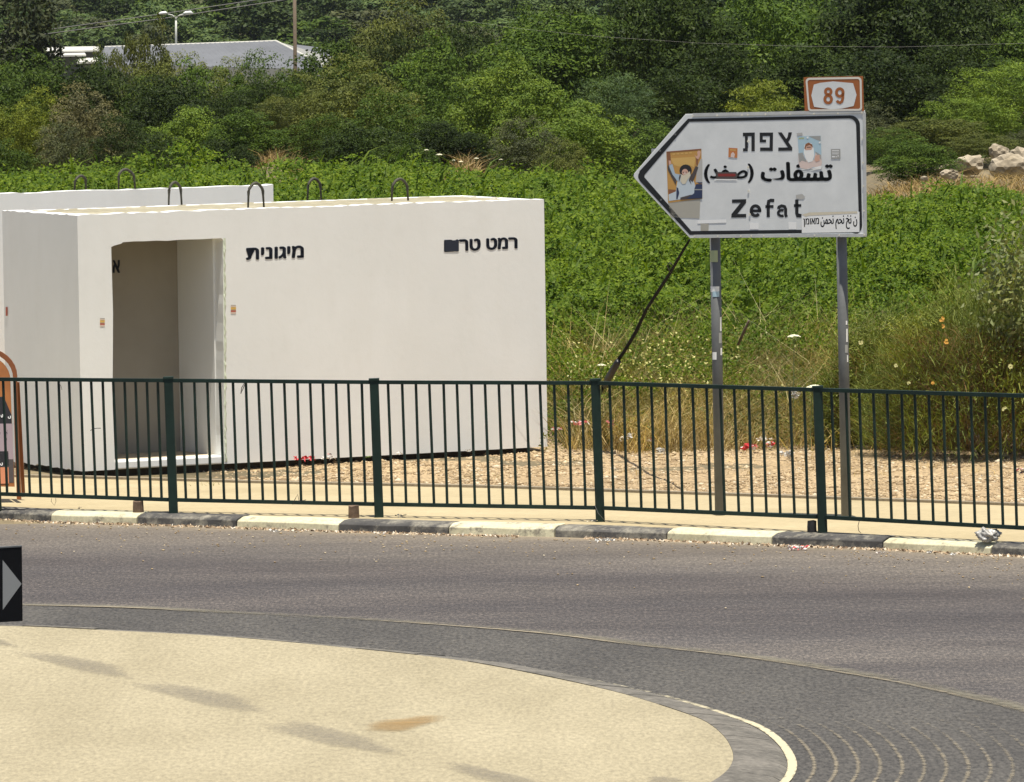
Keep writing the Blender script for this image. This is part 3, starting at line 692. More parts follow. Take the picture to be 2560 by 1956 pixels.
# ================================================================ ROAD SIGN
PA, PB = at(1790, 1290, 58.9), at(2110, 1300, 58.35)
PA.z = PB.z = ZS
sd = (PB-PA); sd.z = 0; sd.normalize(); sn = Vector((sd.y, -sd.x, 0))
if sn.y > 0: sn = -sn
S0 = PA + sn*0.085
def sp(px, py, off=0.0): return onplane(px, py, S0+sn*off, sn)
def c1(u, v, off=0.0): return sp(1540+u/3.332, 170+v/3.332, off)      # close-up coordinates of the panel
sign = empty('road_sign', PA, 'white arrow shaped road sign on two grey posts reading Zefat, with a brown route plate', 'road sign')
M_panel = speck('sign_white', (0.68, 0.70, 0.695), (0.74, 0.755, 0.745), 4, 0.05, 2.0, rough=0.4, bmp=0.0)
M_flange = plain('sign_edge', (0.50, 0.51, 0.50), 0.5, var=0.1, scale=8)
M_sgnbr = plain('sign_brown', (0.36, 0.115, 0.03), 0.45); M_cream2 = plain('sign_cream', (0.72, 0.68, 0.60), 0.45)
M_alu = plain('sign_back_metal', (0.35, 0.36, 0.37), 0.5, metal=.5)
outer = [(580, 385), (2075, 355), (2088, 1408), (615, 1418), (158, 925), (146, 903), (152, 880)]
mb = MB(); mb.prism([c1(u, v, 0.0) for u, v in outer], [c1(u, v, -0.035) for u, v in outer], M_panel); mb.build('panel', sign, bevel=0.003)
# raised edge flanges
mb = MB()
for (p, q) in (((640, 392), (2050, 364)), ((650, 1404), (2070, 1395)), ((2068, 372), (2077, 1398))):
    mb.beam(c1(*p, 0.003), c1(*q, 0.003), 0.026, 0.006, M_flange, up=sn)
mb.build('edge_strip', sign)
# black border as a ring
def arc(cx, cy, r, a0, a1, n=8): return [(cx+r*math.cos(R(a0+(a1-a0)*k/n)), cy+r*math.sin(R(a0+(a1-a0)*k/n))) for k in range(n+1)]
bo = [(600, 424)] + arc(1950, 478, 82, -90, 0)[:] + arc(1962, 1310, 88, 0, 60, 6) + [(1960, 1372), (615, 1392), (200, 945)] + arc(232, 903, 48, 125, 235, 6)[1:-1] + [(196, 860)]
bi = [(612, 450)] + arc(1940, 482, 60, -90, 0)[:] + arc(1950, 1305, 74, 0, 60, 6) + [(1955, 1344), (628, 1360), (248, 925)] + arc(262, 903, 26, 125, 235, 6)[1:-1] + [(250, 878)]
mb = MB(); n = len(bo)
vs = [c1(u, v, 0.0015) for u, v in bo] + [c1(u, v, 0.0015) for u, v in bi]
mb.add(vs, [(i, (i+1) % n, n+(i+1) % n, n+i) for i in range(n)], M_black); mb.build('border', sign)
# Hebrew word, drawn as block letters
mb = MB(); Lz = 0.0015
def P1(pts, mat=M_black, off=Lz): mb.poly([c1(u, v, off) for u, v in pts], mat)
P1([(1057, 541), (1156, 539), (1156, 568), (1057, 570)]); P1([(1128, 568), (1156, 568), (1156, 694), (1128, 694)])
P1([(1074, 570), (1098, 570), (1098, 695), (1058, 696), (1058, 671), (1074, 670)])
P1([(1197, 540), (1308, 539), (1308, 568), (1197, 568)]); P1([(1281, 568), (1308, 568), (1306, 692), (1278, 692)]); P1([(1200, 664), (1279, 664), (1279, 692), (1200, 692)])
P1([(1197, 568), (1222, 568), (1222, 598), (1250, 598), (1250, 621), (1197, 621)])
P1([(1348, 538), (1380, 538), (1468, 664), (1468, 690), (1352, 692), (1352, 664), (1432, 663)]); P1([(1436, 538), (1466, 537), (1452, 590), (1432, 622), (1414, 598), (1430, 575)])
mb.build('lettering', sign, label='Hebrew place name')
# Latin word drawn with strokes
def stroke(pts, w, mapper, mat, closed=False, mbx=None):
    m_ = mbx or mb; P = [Vector((a, b, 0)) for a, b in pts]; n = len(P); Lf, Rt = [], []
    for i, p in enumerate(P):
        a = P[(i-1) % n] if (closed or i > 0) else P[i]; b = P[(i+1) % n] if (closed or i < n-1) else P[i]
        t = (b-a).normalized(); nn = Vector((-t.y, t.x, 0)); k = 1.0
        if (closed or 0 < i < n-1):
            t1 = (p-a).normalized(); k = 1/max(0.5, abs(t.dot(t1)))
        Lf.append(p+nn*w/2*k); Rt.append(p-nn*w/2*k)
    vs = [mapper(q.x, q.y) for q in Lf+Rt]; rng_ = range(n) if closed else range(n-1)
    m_.add(vs, [(i, (i+1) % n, n+(i+1) % n, n+i) for i in rng_], mat)
def ell(cx, cy, rx, ry, a0, a1, n=16): return [(cx+rx*math.cos(R(a0+(a1-a0)*k/n)), cy+ry*math.sin(R(a0+(a1-a0)*k/n))) for k in range(n+1)]
mb = MB(); cm = lambda a, b: c1(a, b, Lz)
P1([(966, 1097), (1084, 1094), (1084, 1124), (1010, 1218), (1084, 1217), (1084, 1246), (960, 1248), (962, 1218), (1038, 1124), (966, 1125)])
stroke(ell(1162, 1191, 36, 41, 10, -180, 16)+ell(1162, 1191, 36, 41, 180, 40, 12)[1:], 26, cm, M_black)
P1([(1128, 1180), (1208, 1180), (1209, 1203), (1128, 1203)])
stroke([(1268, 1244), (1268, 1135), (1272, 1112), (1290, 1104), (1318, 1106)], 27, cm, M_black); P1([(1244, 1144), (1312, 1143), (1312, 1167), (1244, 1168)])
stroke([(1352, 1176), (1358, 1160), (1380, 1150), (1404, 1156), (1413, 1176), (1413, 1225), (1422, 1242)], 25, cm, M_black)
stroke(ell(1381, 1210, 30, 24, -60, -300, 14), 22, cm, M_black)
stroke([(1506, 1097), (1506, 1212), (1513, 1230), (1545, 1233)], 28, cm, M_black); P1([(1482, 1136), (1543, 1135), (1543, 1158), (1482, 1159)])
mb.build('lettering', sign, label='Latin place name')
mb = MB()
put_text(mb, "ﺕﺎﻔﺴﺗ", (1540+1213/3.332, 170+790/3.332, 1540+1797/3.332, 170+786/3.332, 170+945/3.332, 170+942/3.332), lambda a, b: sp(a, b, Lz), M_black, fat=2.4)
P1([(1480, 915), (1780, 912), (1770, 942), (1470, 944)])
put_text(mb, "(ﺪﻔﺻ)", (1540+738/3.332, 170+806/3.332, 1540+1142/3.332, 170+800/3.332, 170+958/3.332, 170+955/3.332), lambda a, b: sp(a, b, Lz), M_black, fat=1.8)
mb.build('lettering', sign, label='Arabic place name, the word in brackets half covered')
# bolts
bl = [(640, 400), (842, 397), (1048, 394), (1098, 392), (1246, 389), (1448, 386), (1650, 383), (1850, 380), (2050, 372), (2053, 588), (2058, 790), (2062, 985), (2066, 1192), (2068, 1392), (1860, 1395), (1655, 1397), (1443, 1398), (1232, 1400), (1128, 1400), (1040, 1402), (848, 1402), (655, 1403),
      (1100, 612), (1100, 828), (1104, 1026), (1115, 1220), (495, 555), (368, 692), (375, 1100), (500, 1238)]
for i, (u, v) in enumerate(bl):
    m = MB(); c = c1(u, v, 0.003); m.tube([c, c+sn*0.004], 0.008, M_bolt if i < 26 else M_galv, 8); m.build('bolt', sign)
# stickers and posters
def colr(name, c): return plain('print_'+name, c, 0.5)
pc = {k: colr(k, v) for k, v in dict(ochre=(0.55, 0.30, 0.08), amber=(0.66, 0.42, 0.13), brownp=(0.26, 0.11, 0.05), black=(0.02, 0.018, 0.02), skin=(0.66, 0.40, 0.30), beard=(0.66, 0.60, 0.46), robe=(0.55, 0.62, 0.66), robe2=(0.42, 0.52, 0.60), navy=(0.03, 0.045, 0.10), dark=(0.08, 0.065, 0.06), red=(0.25, 0.03, 0.025), pinkw=(0.72, 0.58, 0.52), sky=(0.42, 0.58, 0.66), white=(0.86, 0.86, 0.83), grey=(0.36, 0.36, 0.34), tape=(0.42, 0.40, 0.34), orange=(0.55, 0.20, 0.06), paper=(0.86, 0.86, 0.84), haze=(0.47, 0.46, 0.43), green=(0.40, 0.45, 0.25)).items()}
def cP(u, v, off): return sp(1640+u/10.5, 360+v/10.5, off)
def cQ(u, v, off): return sp(1960+u/5.6, 300+v/5.6, off)
mb = MB()
def pol(f, pts, c, off): mb.poly([f(u, v, off) for u, v in pts], pc[c])
pol(cP, [(310, 1440), (1165, 1420), (1140, 1960), (380, 1930)], 'tape', .0015); mb.build('torn_backing', sign)
mb = MB(); e = 0.0022; st = 0.00035
pol(cP, [(270, 205), (1190, 128), (1215, 1440), (320, 1550)], 'ochre', e)
pol(cP, [(380, 380), (1040, 340), (1000, 620), (880, 560), (620, 600), (470, 560)], 'amber', e+st)
pol(cP, [(275, 208), (370, 200), (400, 520), (310, 600)], 'brownp', e+st); pol(cP, [(275, 205), (1190, 128), (1190, 165), (278, 235)], 'brownp', e+2*st)
pol(cP, [(320, 1190), (520, 1210), (540, 1280), (330, 1330)], 'brownp', e+st)
pol(cP, [(1170, 400), (1215, 400), (1215, 1010), (1040, 1010), (1080, 620)], 'haze', e+st)
pol(cP, [(330, 1330), (520, 1250), (560, 1000), (640, 800), (900, 820), (1000, 1000), (1060, 1200), (1000, 1330), (860, 1430), (560, 1470), (340, 1500)], 'robe', e+2*st)
pol(cP, [(340, 560), (430, 530), (500, 780), (640, 810), (600, 980), (520, 960), (400, 780)], 'robe2', e+3*st)
pol(cP, [(300, 560), (345, 600), (430, 800), (540, 950), (520, 1080), (400, 860), (310, 680)], 'dark', e+4*st)
pol(cP, [(1040, 580), (1110, 620), (1050, 800), (960, 1010), (900, 950), (930, 1080), (860, 960), (900, 830), (960, 760)], 'dark', e+4*st)
pol(cP, [(1050, 370), (1110, 400), (1100, 560), (1055, 540)], 'brownp', e+4*st)
for hpts in ([(1010, 285), (1060, 330), (1090, 300), (1080, 220), (1120, 170), (1175, 200), (1160, 320), (1110, 410), (1060, 380)], [(330, 440), (390, 440), (400, 530), (340, 560)]): pol(cP, hpts, 'skin', e+5*st)
pol(cP, ell(778, 700, 162, 158, 0, 337, 15), 'black', e+4.5*st)
pol(cP, ell(762, 750, 84, 92, 0, 337, 15), 'skin', e+5*st)
pol(cP, [(665, 800), (720, 830), (800, 790), (890, 720), (910, 840), (830, 940), (770, 1050), (700, 1060), (640, 980)], 'beard', e+6*st)
pol(cP, [(700, 740), (735, 740), (735, 755), (700, 755)], 'black', e+7*st); pol(cP, [(775, 735), (812, 735), (812, 750), (775, 750)], 'black', e+7*st)
pol(cP, [(745, 750), (770, 750), (780, 795), (735, 795)], 'pinkw', e+7*st)
pol(cP, [(620, 810), (660, 830), (600, 1010), (600, 900)], 'dark', e+5*st)
pol(cP, [(540, 1140), (580, 1160), (610, 1290), (560, 1460), (530, 1440)], 'navy', e+5*st)
pol(cP, [(1050, 1060), (1215, 1060), (1215, 1420), (800, 1440), (1000, 1300), (1010, 1180)], 'navy', e+5*st)
pol(cP, [(1000, 1190), (1215, 1190), (1215, 1215), (1020, 1215)], 'grey', e+6*st); pol(cP, [(1070, 1010), (1215, 1010), (1215, 1040), (1130, 1050)], 'navy', e+5*st)
pol(cP, [(640, 1410), (900, 1340), (1215, 1330), (1215, 1440), (640, 1470)], 'dark', e+4*st)
for k in range(5): pol(cP, [(430+k*110, 255-k*8), (500+k*110, 250-k*8), (500+k*110, 285-k*8), (430+k*110, 290-k*8)], 'amber', e+2*st)
mb.build('poster', sign, label='poster of a bearded man in a black hat raising both arms')
mb = MB()
pol(cQ, [(192, 235), (515, 222), (530, 660), (225, 690)], 'sky', e); pol(cQ, [(205, 250), (280, 246), (280, 268), (205, 272)], 'green', e+st)
pol(cQ, [(345, 230), (512, 225), (512, 300), (430, 270)], 'grey', e+st)
pol(cQ, [(200, 470), (260, 460), (300, 560), (420, 560), (440, 460), (520, 490), (530, 600), (520, 670), (420, 660), (330, 690), (230, 680), (205, 600)], 'pinkw', e+st)
pol(cQ, [(200, 470), (265, 458), (270, 500), (320, 590), (250, 570), (215, 600)], 'grey', e+2*st); pol(cQ, [(430, 440), (515, 490), (520, 560), (470, 500)], 'grey', e+2*st)
pol(cQ, [(290, 345), (340, 318), (385, 330), (415, 400), (425, 500), (400, 580), (340, 600), (300, 540), (275, 460)], 'white', e+3*st)
pol(cQ, [(292, 370), (320, 330), (370, 335), (395, 390), (385, 420), (300, 425)], 'skin', e+4*st)
pol(cQ, [(285, 400), (300, 340), (345, 318), (395, 345), (405, 390), (360, 350), (310, 370), (298, 415)], 'brownp', e+5*st)
pol(cQ, [(440, 500), (500, 490), (500, 570), (450, 590), (425, 560)], 'skin', e+4*st)
pol(cQ, [(320, 380), (375, 378), (375, 388), (320, 390)], 'dark', e+5*st)
pol(cQ, [(225, 690), (330, 690), (530, 640), (520, 690), (420, 700), (350, 680), (260, 705)], 'white', e+3*st)
pol(cQ, [(315, 240), (345, 235), (340, 262), (322, 262)], 'white', e+5*st); pol(cQ, [(485, 310), (515, 300), (512, 330), (490, 330)], 'white', e+5*st)
mb.build('poster', sign, label='small torn poster of a white bearded man before pale blue')
mb = MB(); pol(cQ, [(655, 410), (788, 408), (790, 545), (660, 548)], 'grey', e)
for (a, b, c, d) in ((672, 428, 770, 440), (672, 460, 768, 470), (672, 508, 712, 526), (722, 512, 742, 524), (752, 488, 762, 520), (672, 478, 750, 484)): pol(cQ, [(a, b), (c, b), (c, d), (a, d)], 'paper', e+st)
mb.build('sticker', sign, label='small dark grey square sticker')
mb = MB(); pc1 = lambda u, v, o: c1(u, v, o)
pol(pc1, [(938, 666), (1012, 670), (1010, 750), (936, 745)], 'orange', e); pol(pc1, [(958, 715), (975, 700), (990, 720), (985, 748), (955, 745)], 'pinkw', e+st); pol(pc1, [(950, 680), (1000, 682), (1000, 690), (950, 688)], 'amber', e+st)
mb.build('sticker', sign, label='small orange sticker')
mb = MB(); pol(pc1, [(835, 868), (1000, 868), (1016, 892), (1000, 928), (835, 926)], 'dark', e); pol(pc1, [(850, 882), (990, 882), (1000, 895), (985, 905), (850, 905)], 'red', e+st); pol(pc1, [(820, 926), (1010, 928), (1010, 938), (820, 936)], 'paper', e+st)
mb.build('sticker', sign, label='dark red arrow shaped sticker over the bracketed Arabic word')
mb = MB(); pol(pc1, [(1546, 1222), (1580, 1228), (1608, 1215), (2010, 1195), (2028, 1200), (2028, 1368), (1548, 1376)], 'paper', e)
put_text(mb, "ﻦﻤﺤﻧ ﻢﺤﻧ ﺦﻧ ﻥ", (1540+1705/3.332, 170+1232/3.332, 1540+2008/3.332, 170+1226/3.332, 170+1345/3.332, 170+1342/3.332), lambda a, b: sp(a, b, e+st), M_black, fat=.6)
put_text(mb, "ןמואמ", (1540+1562/3.332, 170+1256/3.332, 1540+1690/3.332, 170+1250/3.332, 170+1325/3.332, 170+1320/3.332), lambda a, b: sp(a, b, e+st), M_black, fat=.5)
mb.build('sticker', sign, label='white paper strip with black lettering across the lower right corner')
mb = MB(); pol(pc1, [(1546, 1222), (1580, 1240), (1605, 1232), (2010, 1212), (2010, 1195), (1608, 1205), (1590, 1212)], 'beard', e+2*st); mb.build('curled_edge', sign)
mb = MB()
for q, c in (([(678, 1270), (918, 1262), (918, 1290), (678, 1298)], 'paper'), ([(705, 1298), (772, 1298), (770, 1358), (705, 1358)], 'tape'), ([(1112, 1290), (1188, 1290), (1188, 1345), (1115, 1345)], 'paper'), ([(1436, 1285), (1500, 1285), (1502, 1345), (1438, 1345)], 'paper'), ([(1498, 1060), (1550, 1050), (1575, 1075), (1560, 1095), (1500, 1090)], 'haze'), ([(1505, 545), (1550, 540), (1555, 560), (1510, 566)], 'haze')):
    mb = MB(); pol(pc1, q, c, e); mb.build('tape_remnant', sign)
# route plate
mb = MB(); ro = [(1563, 78), (2058, 68), (2066, 360), (1572, 364)]
mb.prism([c1(u, v, .006) for u, v in ro], [c1(u, v, -.01) for u, v in ro], M_sgnbr); rp = mb.build('route_plate', sign, label='brown route number plate on top of the panel')
mb = MB(); bo2 = arc(1612, 115, 32, 180, 270, 5)+arc(2014, 108, 32, 270, 360, 5)+arc(2024, 332, 26, 0, 90, 4)+arc(1625, 336, 26, 90, 180, 4)
bi2 = arc(1616, 120, 20, 180, 270, 5)+arc(2010, 113, 20, 270, 360, 5)+arc(2018, 326, 16, 0, 90, 4)+arc(1630, 330, 16, 90, 180, 4)
n = len(bo2); mb.add([c1(u, v, .0075) for u, v in bo2]+[c1(u, v, .0075) for u, v in bi2], [(i, (i+1) % n, n+(i+1) % n, n+i) for i in range(n)], M_cream2)
mb.poly([c1(u, v, .0075) for u, v in [(1648, 140), (1700, 125), (1810, 113), (1975, 128), (2004, 225), (1980, 318), (1880, 340), (1790, 345), (1650, 325), (1627, 230)]], M_panel)
g89 = lambda a, b: c1(a, b, .009)
stroke(ell(1768, 198, 24, 24, 0, 345, 16), 23, g89, M_sgnbr, closed=True); stroke(ell(1767, 262, 28, 31, 0, 345, 16), 24, g89, M_sgnbr, closed=True)
stroke(ell(1864, 206, 28, 32, 0, 345, 16), 24, g89, M_sgnbr, closed=True); stroke([(1891, 210), (1890, 250), (1882, 280), (1866, 291), (1850, 286), (1840, 272)], 23, g89, M_sgnbr)
o = mb.build('plate_print', rp); 

# posts
for (x0, y0, x1, y1, base) in ((1787, 596, 1800, 1277, PA), (2103.5, 596, 2116, 1295, PB)):
    D = base.y; b = at(x1+0.5, y1+12, D); b.z = ZS-.02; tp = at(x0-2, 470, D)
    mb = MB(); mb.tube([b, tp], 0.043, M_galv, 20); mb.build('post', sign, smooth=True)
mb = MB(); mb.beam(c1(300, 700, -0.045), c1(2060, 690, -0.045), 0.05, 0.02, M_alu, up=sn); mb.beam(c1(620, 1150, -0.045), c1(2070, 1140, -0.045), 0.05, 0.02, M_alu, up=sn); mb.build('back_rail', sign)
def pstick(x0, x1, y0, y1, mat, base, cx):
    D = base.y; r = 0.0445; m = MB(); cpos = lambda y: at(cx(y), y, D)
    def q(x, y):
        c = cpos(y); dx = (x-cx(y))*D/FPX; dx = max(-r*.97, min(r*.97, dx)); return Vector((c.x+dx, c.y-math.sqrt(r*r-dx*dx), c.z))
    n = 6; m.add([q(x0+(x1-x0)*k/n, y) for y in (y0, y1) for k in range(n+1)], [(k, k+1, n+2+k, n+1+k) for k in range(n)], mat); m.build('sticker', sign)
cA = lambda y: 1787+(y-596)*13/681.0; cB = lambda y: 2103.5+(y-596)*12.5/699.0
pstick(1774, 1794, 626, 655, pc['green'], PA, cA); pstick(1776, 1798, 716, 730, pc['white'], PA, cA); pstick(1781, 1798, 728, 742, pc['sky'], PA, cA)
pstick(1781, 1791, 880, 899, pc['white'], PA, cA); pstick(1801, 1805, 870, 888, pc['white'], PA, cA); pstick(1800, 1804, 793, 828, pc['paper'], PA, cA); pstick(1797, 1804, 832, 858, pc['grey'], PA, cA)
pstick(2115, 2119, 822, 855, pc['white'], PB, cB); pstick(2112, 2119, 862, 882, pc['grey'], PB, cB); pstick(2117, 2120, 888, 905, pc['white'], PB, cB); pstick(2114, 2118, 802, 812, pc['paper'], PB, cB)

# ---------------------------------------------------------------- orange pavement board on the left
M_or = plain('orange_plastic', (0.20, 0.062, 0.013), 0.45, var=0.2, scale=5); M_or2 = plain('orange_print', (0.33, 0.12, 0.03), 0.5, var=0.3, scale=4)
BD = 61.3; bx = empty('advert_board', at(-40, 1249, BD), 'orange arched pavement advertising board half out of view behind the fence', 'advert board')
def bp(px, py, dy=0): q = at(px, py, BD); return q + Vector((0, dy + (py-1249)*-0.0006, 0))
def arch(x0, x1, ytop, rx, ry, ybot, lean=30):
    L = [(x0-lean*0, ybot)]; pts = []
    for k in range(17):
        t = math.pi*k/16; pts.append(((x0+x1)/2-(x1-x0)/2*math.cos(t), ytop+ry-ry*math.sin(t)))
    return pts
ao = [(-118, 1249)] + arch(-132, 39, 873, 0, 72, 0) + [(44, 1080), (53, 1249)]
ai = [(-108, 1249)] + arch(-122, 29, 884, 0, 66, 0) + [(34, 1080), (42, 1249)]
mb = MB(); n = len(ao)
fr = [bp(*p, 0) for p in ao]; fi = [bp(*p, 0) for p in ai]; bk = [bp(*p, .04) for p in ao]; bki = [bp(*p, .04) for p in ai]
mb.add(fr+fi+bk+bki, [(i, i+1, n+i+1, n+i) for i in range(n-1)] + [(2*n+i, 3*n+i, 3*n+i+1, 2*n+i+1) for i in range(n-1)] + [(i, 2*n+i, 2*n+i+1, i+1) for i in range(n-1)] + [(n+i, n+i+1, 3*n+i+1, 3*n+i) for i in range(n-1)], M_or)
mb.build('frame', bx)
pn = [(-104, 1216)] + arch(-112, 22, 893, 0, 62, 0) + [(28, 1080), (36, 1218)]
mb = MB(); mb.prism([bp(*p, .012) for p in pn], [bp(*p, .028) for p in pn], M_or2); mb.build('panel', bx)
mb = MB()
def bq(pts, c, o=0.010): mb.poly([bp(a, b, o) for a, b in pts], c if not isinstance(c, str) else pc[c])
M_lil = colr('lilac', (0.36, 0.28, 0.30)); M_or3 = colr('salmon', (0.62, 0.24, 0.12))
bq([(-100, 1000), (6, 995), (26, 1040), (27, 1062), (-100, 1062)], 'black'); bq([(-100, 1062), (29, 1062), (32, 1150), (-100, 1150)], M_lil)
bq([(-100, 1150), (32, 1150), (34, 1208), (-100, 1208)], 'dark'); bq([(-100, 1132), (19, 1130), (21, 1165), (-100, 1168)], 'black', .008); bq([(-100, 1170), (20, 1170), (22, 1210), (-100, 1212)], M_or3, .008)
for (a, b, c, d) in ((0, 1038, 4, 1046), (18, 1042, 24, 1049), (0, 1158, 5, 1165), (-20, 1030, -12, 1046), (-40, 1030, -32, 1046), (-60, 1034, -50, 1046)):
    stroke(ell((a+c)/2, (b+d)/2, abs(c-a)/2, abs(d-b)/2, -60, 200, 8), 1.8, lambda u, v: bp(u, v, .006), pc['white'])
for k in range(16):
    a = rnd.uniform(-10, 26); b = rnd.uniform(1072, 1140); stroke([(a, b), (a+rnd.uniform(1, 4), b+rnd.uniform(-5, 5))], 1.3, lambda u, v: bp(u, v, .007), pc['dark'])
mb.build('print', bx)
mb = MB(); mb.beam(bp(-118, 1249, .30), bp(-100, 960, .05), .03, .03, M_or); mb.beam(bp(53, 1249, .30), bp(40, 960, .05), .03, .03, M_or); mb.build('rear_leg', bx)

# ---------------------------------------------------------------- chevron board on the island
CD_ = 36.0
ch = empty('chevron_sign', Vector((at(-60, 1800, CD_).x, CD_, ZI)), 'black board with a silver chevron pointing right, cut off by the left edge', 'road sign')
qc = lambda x, y, o=0.0: at(x, y, CD_+0.002*(x-50)*-1) + Vector((0, -o, 0))
M_cb = plain('chevron_black', (0.010, 0.010, 0.011), 0.8, spec=.1); M_cs = plain('chevron_silver', (0.36, 0.36, 0.34), 0.9, spec=.1)
mb = MB(); f4 = [(-420, 1392), (54, 1367), (56, 1553), (-420, 1581)]
mb.prism([qc(*p) for p in f4], [qc(*p, -0.02) for p in f4], M_cb); mb.build('board', ch)
mb = MB(); mb.prism([qc(-420, 1390, .002), qc(54, 1364.5, .002), qc(54, 1368, .002), qc(-420, 1394, .002)], [qc(-420, 1390, -.025), qc(54, 1364.5, -.025), qc(54, 1368, -.025), qc(-420, 1394, -.025)], M_galv); mb.build('top_edge', ch)
for s_ in (0, -170, -340):
    mb = MB(); mb.poly([qc(*p, .002) for p in ((54+s_, 1460-s_*.054), (-8+s_, 1546-s_*.054), (-130+s_, 1551-s_*.054), (-66+s_, 1468-s_*.054), (-130+s_, 1388-s_*.054), (-8+s_, 1382-s_*.054))], M_cs); mb.build('chevron', ch)
for x in (-60, -330):
    mb = MB(); a = qc(x, 1570, -.03); mb.tube([Vector((a.x, a.y, ZI-.02)), Vector((a.x, a.y, a.z+.3))], .03, M_galv, 12); mb.build('post', ch, smooth=True)

# ================================================================ BACKGROUND
# --- crowns: variants shared by many trees
def crown_mesh(name, w, h, nm, nc, nl, leaf, seed, low=0.04, asp=0.5, cl=0.22, flat=.62, mat=None, lobe=(.38, .58)):
    """crown of lobes; each lobe carries separate domed leaf clumps with shaded gaps between them"""
    r = np.random.default_rng(seed); c0 = np.array([0, 0, h*(low+(1-low)*0.5)]); hw, hh = w/2, h*(1-low)/2
    d = nrm(r.normal(size=(nm, 3))*[1, 1, 1.1]); rm = r.uniform(*lobe, nm)*min(hw, hh)
    cm_ = c0 + d*(np.array([hw, hw, hh])-rm[:, None]*.9)*r.uniform(.75, 1.0, (nm, 1))
    P_, N_ = [], []
    cc = []
    for i in range(nm):
        k = np.arange(nc)+.5; ph = np.arccos(1-2*k/nc); th = math.pi*(1+5**.5)*k + r.uniform(0, 6)
        q = np.stack([np.cos(th)*np.sin(ph), np.sin(th)*np.sin(ph), np.cos(ph)], 1) + r.normal(size=(nc, 3))*.16
        c = cm_[i] + nrm(q)*rm[i]*r.uniform(.82, 1.12, (nc, 1))
        ok = np.ones(nc, bool)
        for j in range(nm):
            if j != i: ok &= np.linalg.norm(c-cm_[j], axis=1) > rm[j]*.88
        ok &= c[:, 2] > .05; cc.append(c[ok])
        m = int(nl*nc*.22); u = nrm(r.normal(size=(m, 3)))*r.uniform(.2, .86, (m, 1))*rm[i]; P_.append(cm_[i]+u); N_.append(r.normal(size=(m, 3)))
    cc = np.concatenate(cc); n = len(cc); rs = cl*r.uniform(.6, 1.35, n)
    d3 = nrm(r.normal(size=(n, nl, 3)) + [0, 0, .85]); P = cc[:, None] + d3*rs[:, None, None]*r.uniform(.55, 1.08, (n, nl, 1))*np.array([1, 1, flat]) + r.normal(size=(n, nl, 3))*.02
    N = d3*.8 + [0, 0, .7] + r.normal(size=P.shape)*.4
    P_.append(P.reshape(-1, 3)); N_.append(N.reshape(-1, 3)); P = np.concatenate(P_); N = np.concatenate(N_)
    k = P[:, 2] > 0.0; P, N = P[k], N[k]; P[:, 2] = P[:, 2]*h/max(P[:, 2].max(), 1e-3)
    L = r.uniform(.65, 1.35, len(P))*leaf
    return leaf_mesh(name, P, N, L, L*asp, mat or M_green)
crowns = {
 'a': [crown_mesh('crown', 3, 3, 9, 24, 110, .085, s_, cl=.33, flat=.58) for s_ in (1, 2, 3)],
 'b': [crown_mesh('crown', 3, 3, 10, 34, 72, .072, s_, cl=.25, asp=.42) for s_ in (4, 5, 6)],
 't': [crown_mesh('crown', 3, 3, 9, 22, 120, .08, s_, cl=.36, flat=.55, low=.10, asp=.45) for s_ in (7, 8)],
 'f': [crown_mesh('crown', 3, 3, 9, 34, 70, .11, s_, cl=.30, asp=.22, flat=.42) for s_ in (9, 10)],
 'far': [crown_mesh('crown', 4, 4, 8, 22, 34, .22, s_, cl=.42, asp=.6) for s_ in (12, 13, 14)],
 'cyp': [crown_mesh('crown', 1.6, 6, 22, 26, 30, .15, 15, cl=.2, asp=.4, flat=1.3, lobe=(.5, .75))],
}
def trunk_mesh(seed, w, h):
    r_ = random.Random(seed); mb = MB(); pts = [Vector((0, 0, -.2))]; p = Vector((0, 0, 0)); 
    for k in range(4): pts.append(Vector((r_.uniform(-.06, .06)*k, r_.uniform(-.06, .06)*k, h*.11*k)))
    mb.tube(pts, [.11, .10, .085, .07, .05], M_bark, 7)
    for k in range(5):
        a = r_.uniform(0, 6.28); b = pts[2+k % 3]; q = b+Vector((math.cos(a)*w*.12, math.sin(a)*w*.12, h*.1)); mb.tube([b, q, q+Vector((math.cos(a)*w*.06, math.sin(a)*w*.06, h*.07))], [.05, .035, .015], M_bark, 5)
    return mb.mesh('trunk')
trunks = [trunk_mesh(k, 3, 3) for k in range(3)]; trunk_far = trunk_mesh(9, 4, 4)
def tree(name, X, Y, ztop, width, kind, mat, label, cat, group=None, zb=None, var=None, depth=None):
    gz = float(terr(X, Y)) - 0.05 if zb is None else zb
    h = max(0.4, ztop-gz); o = bpy.data.objects.new(name, None); COL.objects.link(o); o.location = (X, Y, gz); setp(o, label, cat, group)
    nomw, nomh = (4, 4) if kind == 'far' else ((1.6, 6) if kind == 'cyp' else (3, 3))
    o.scale = (width/nomw, (depth or width)/nomw, h/nomh)
    cl = crowns[kind]; me = cl[rnd.randrange(len(cl)) if var is None else var]
    c = bpy.data.objects.new('crown', me); COL.objects.link(c); c.parent = o; c.rotation_euler.z = rnd.uniform(0, 6.28)
    c.material_slots[0].link = 'OBJECT'; c.material_slots[0].material = mat
    t = bpy.data.objects.new('trunk', trunk_far if kind == 'far' else trunks[rnd.randrange(3)]); COL.objects.link(t); t.parent = o
    if kind == 'cyp': t.scale = (.6, .6, 1.2)
    return o
def ptree(px, ytop, wpx, D, kind, mat, label, name='bush', cat='bush', group=None, k=1.0, **kw):
    p = at(px, ytop, D); return tree(name, p.x, D, p.z, wpx*k*D/FPX, kind, mat, label, cat, group, **kw)
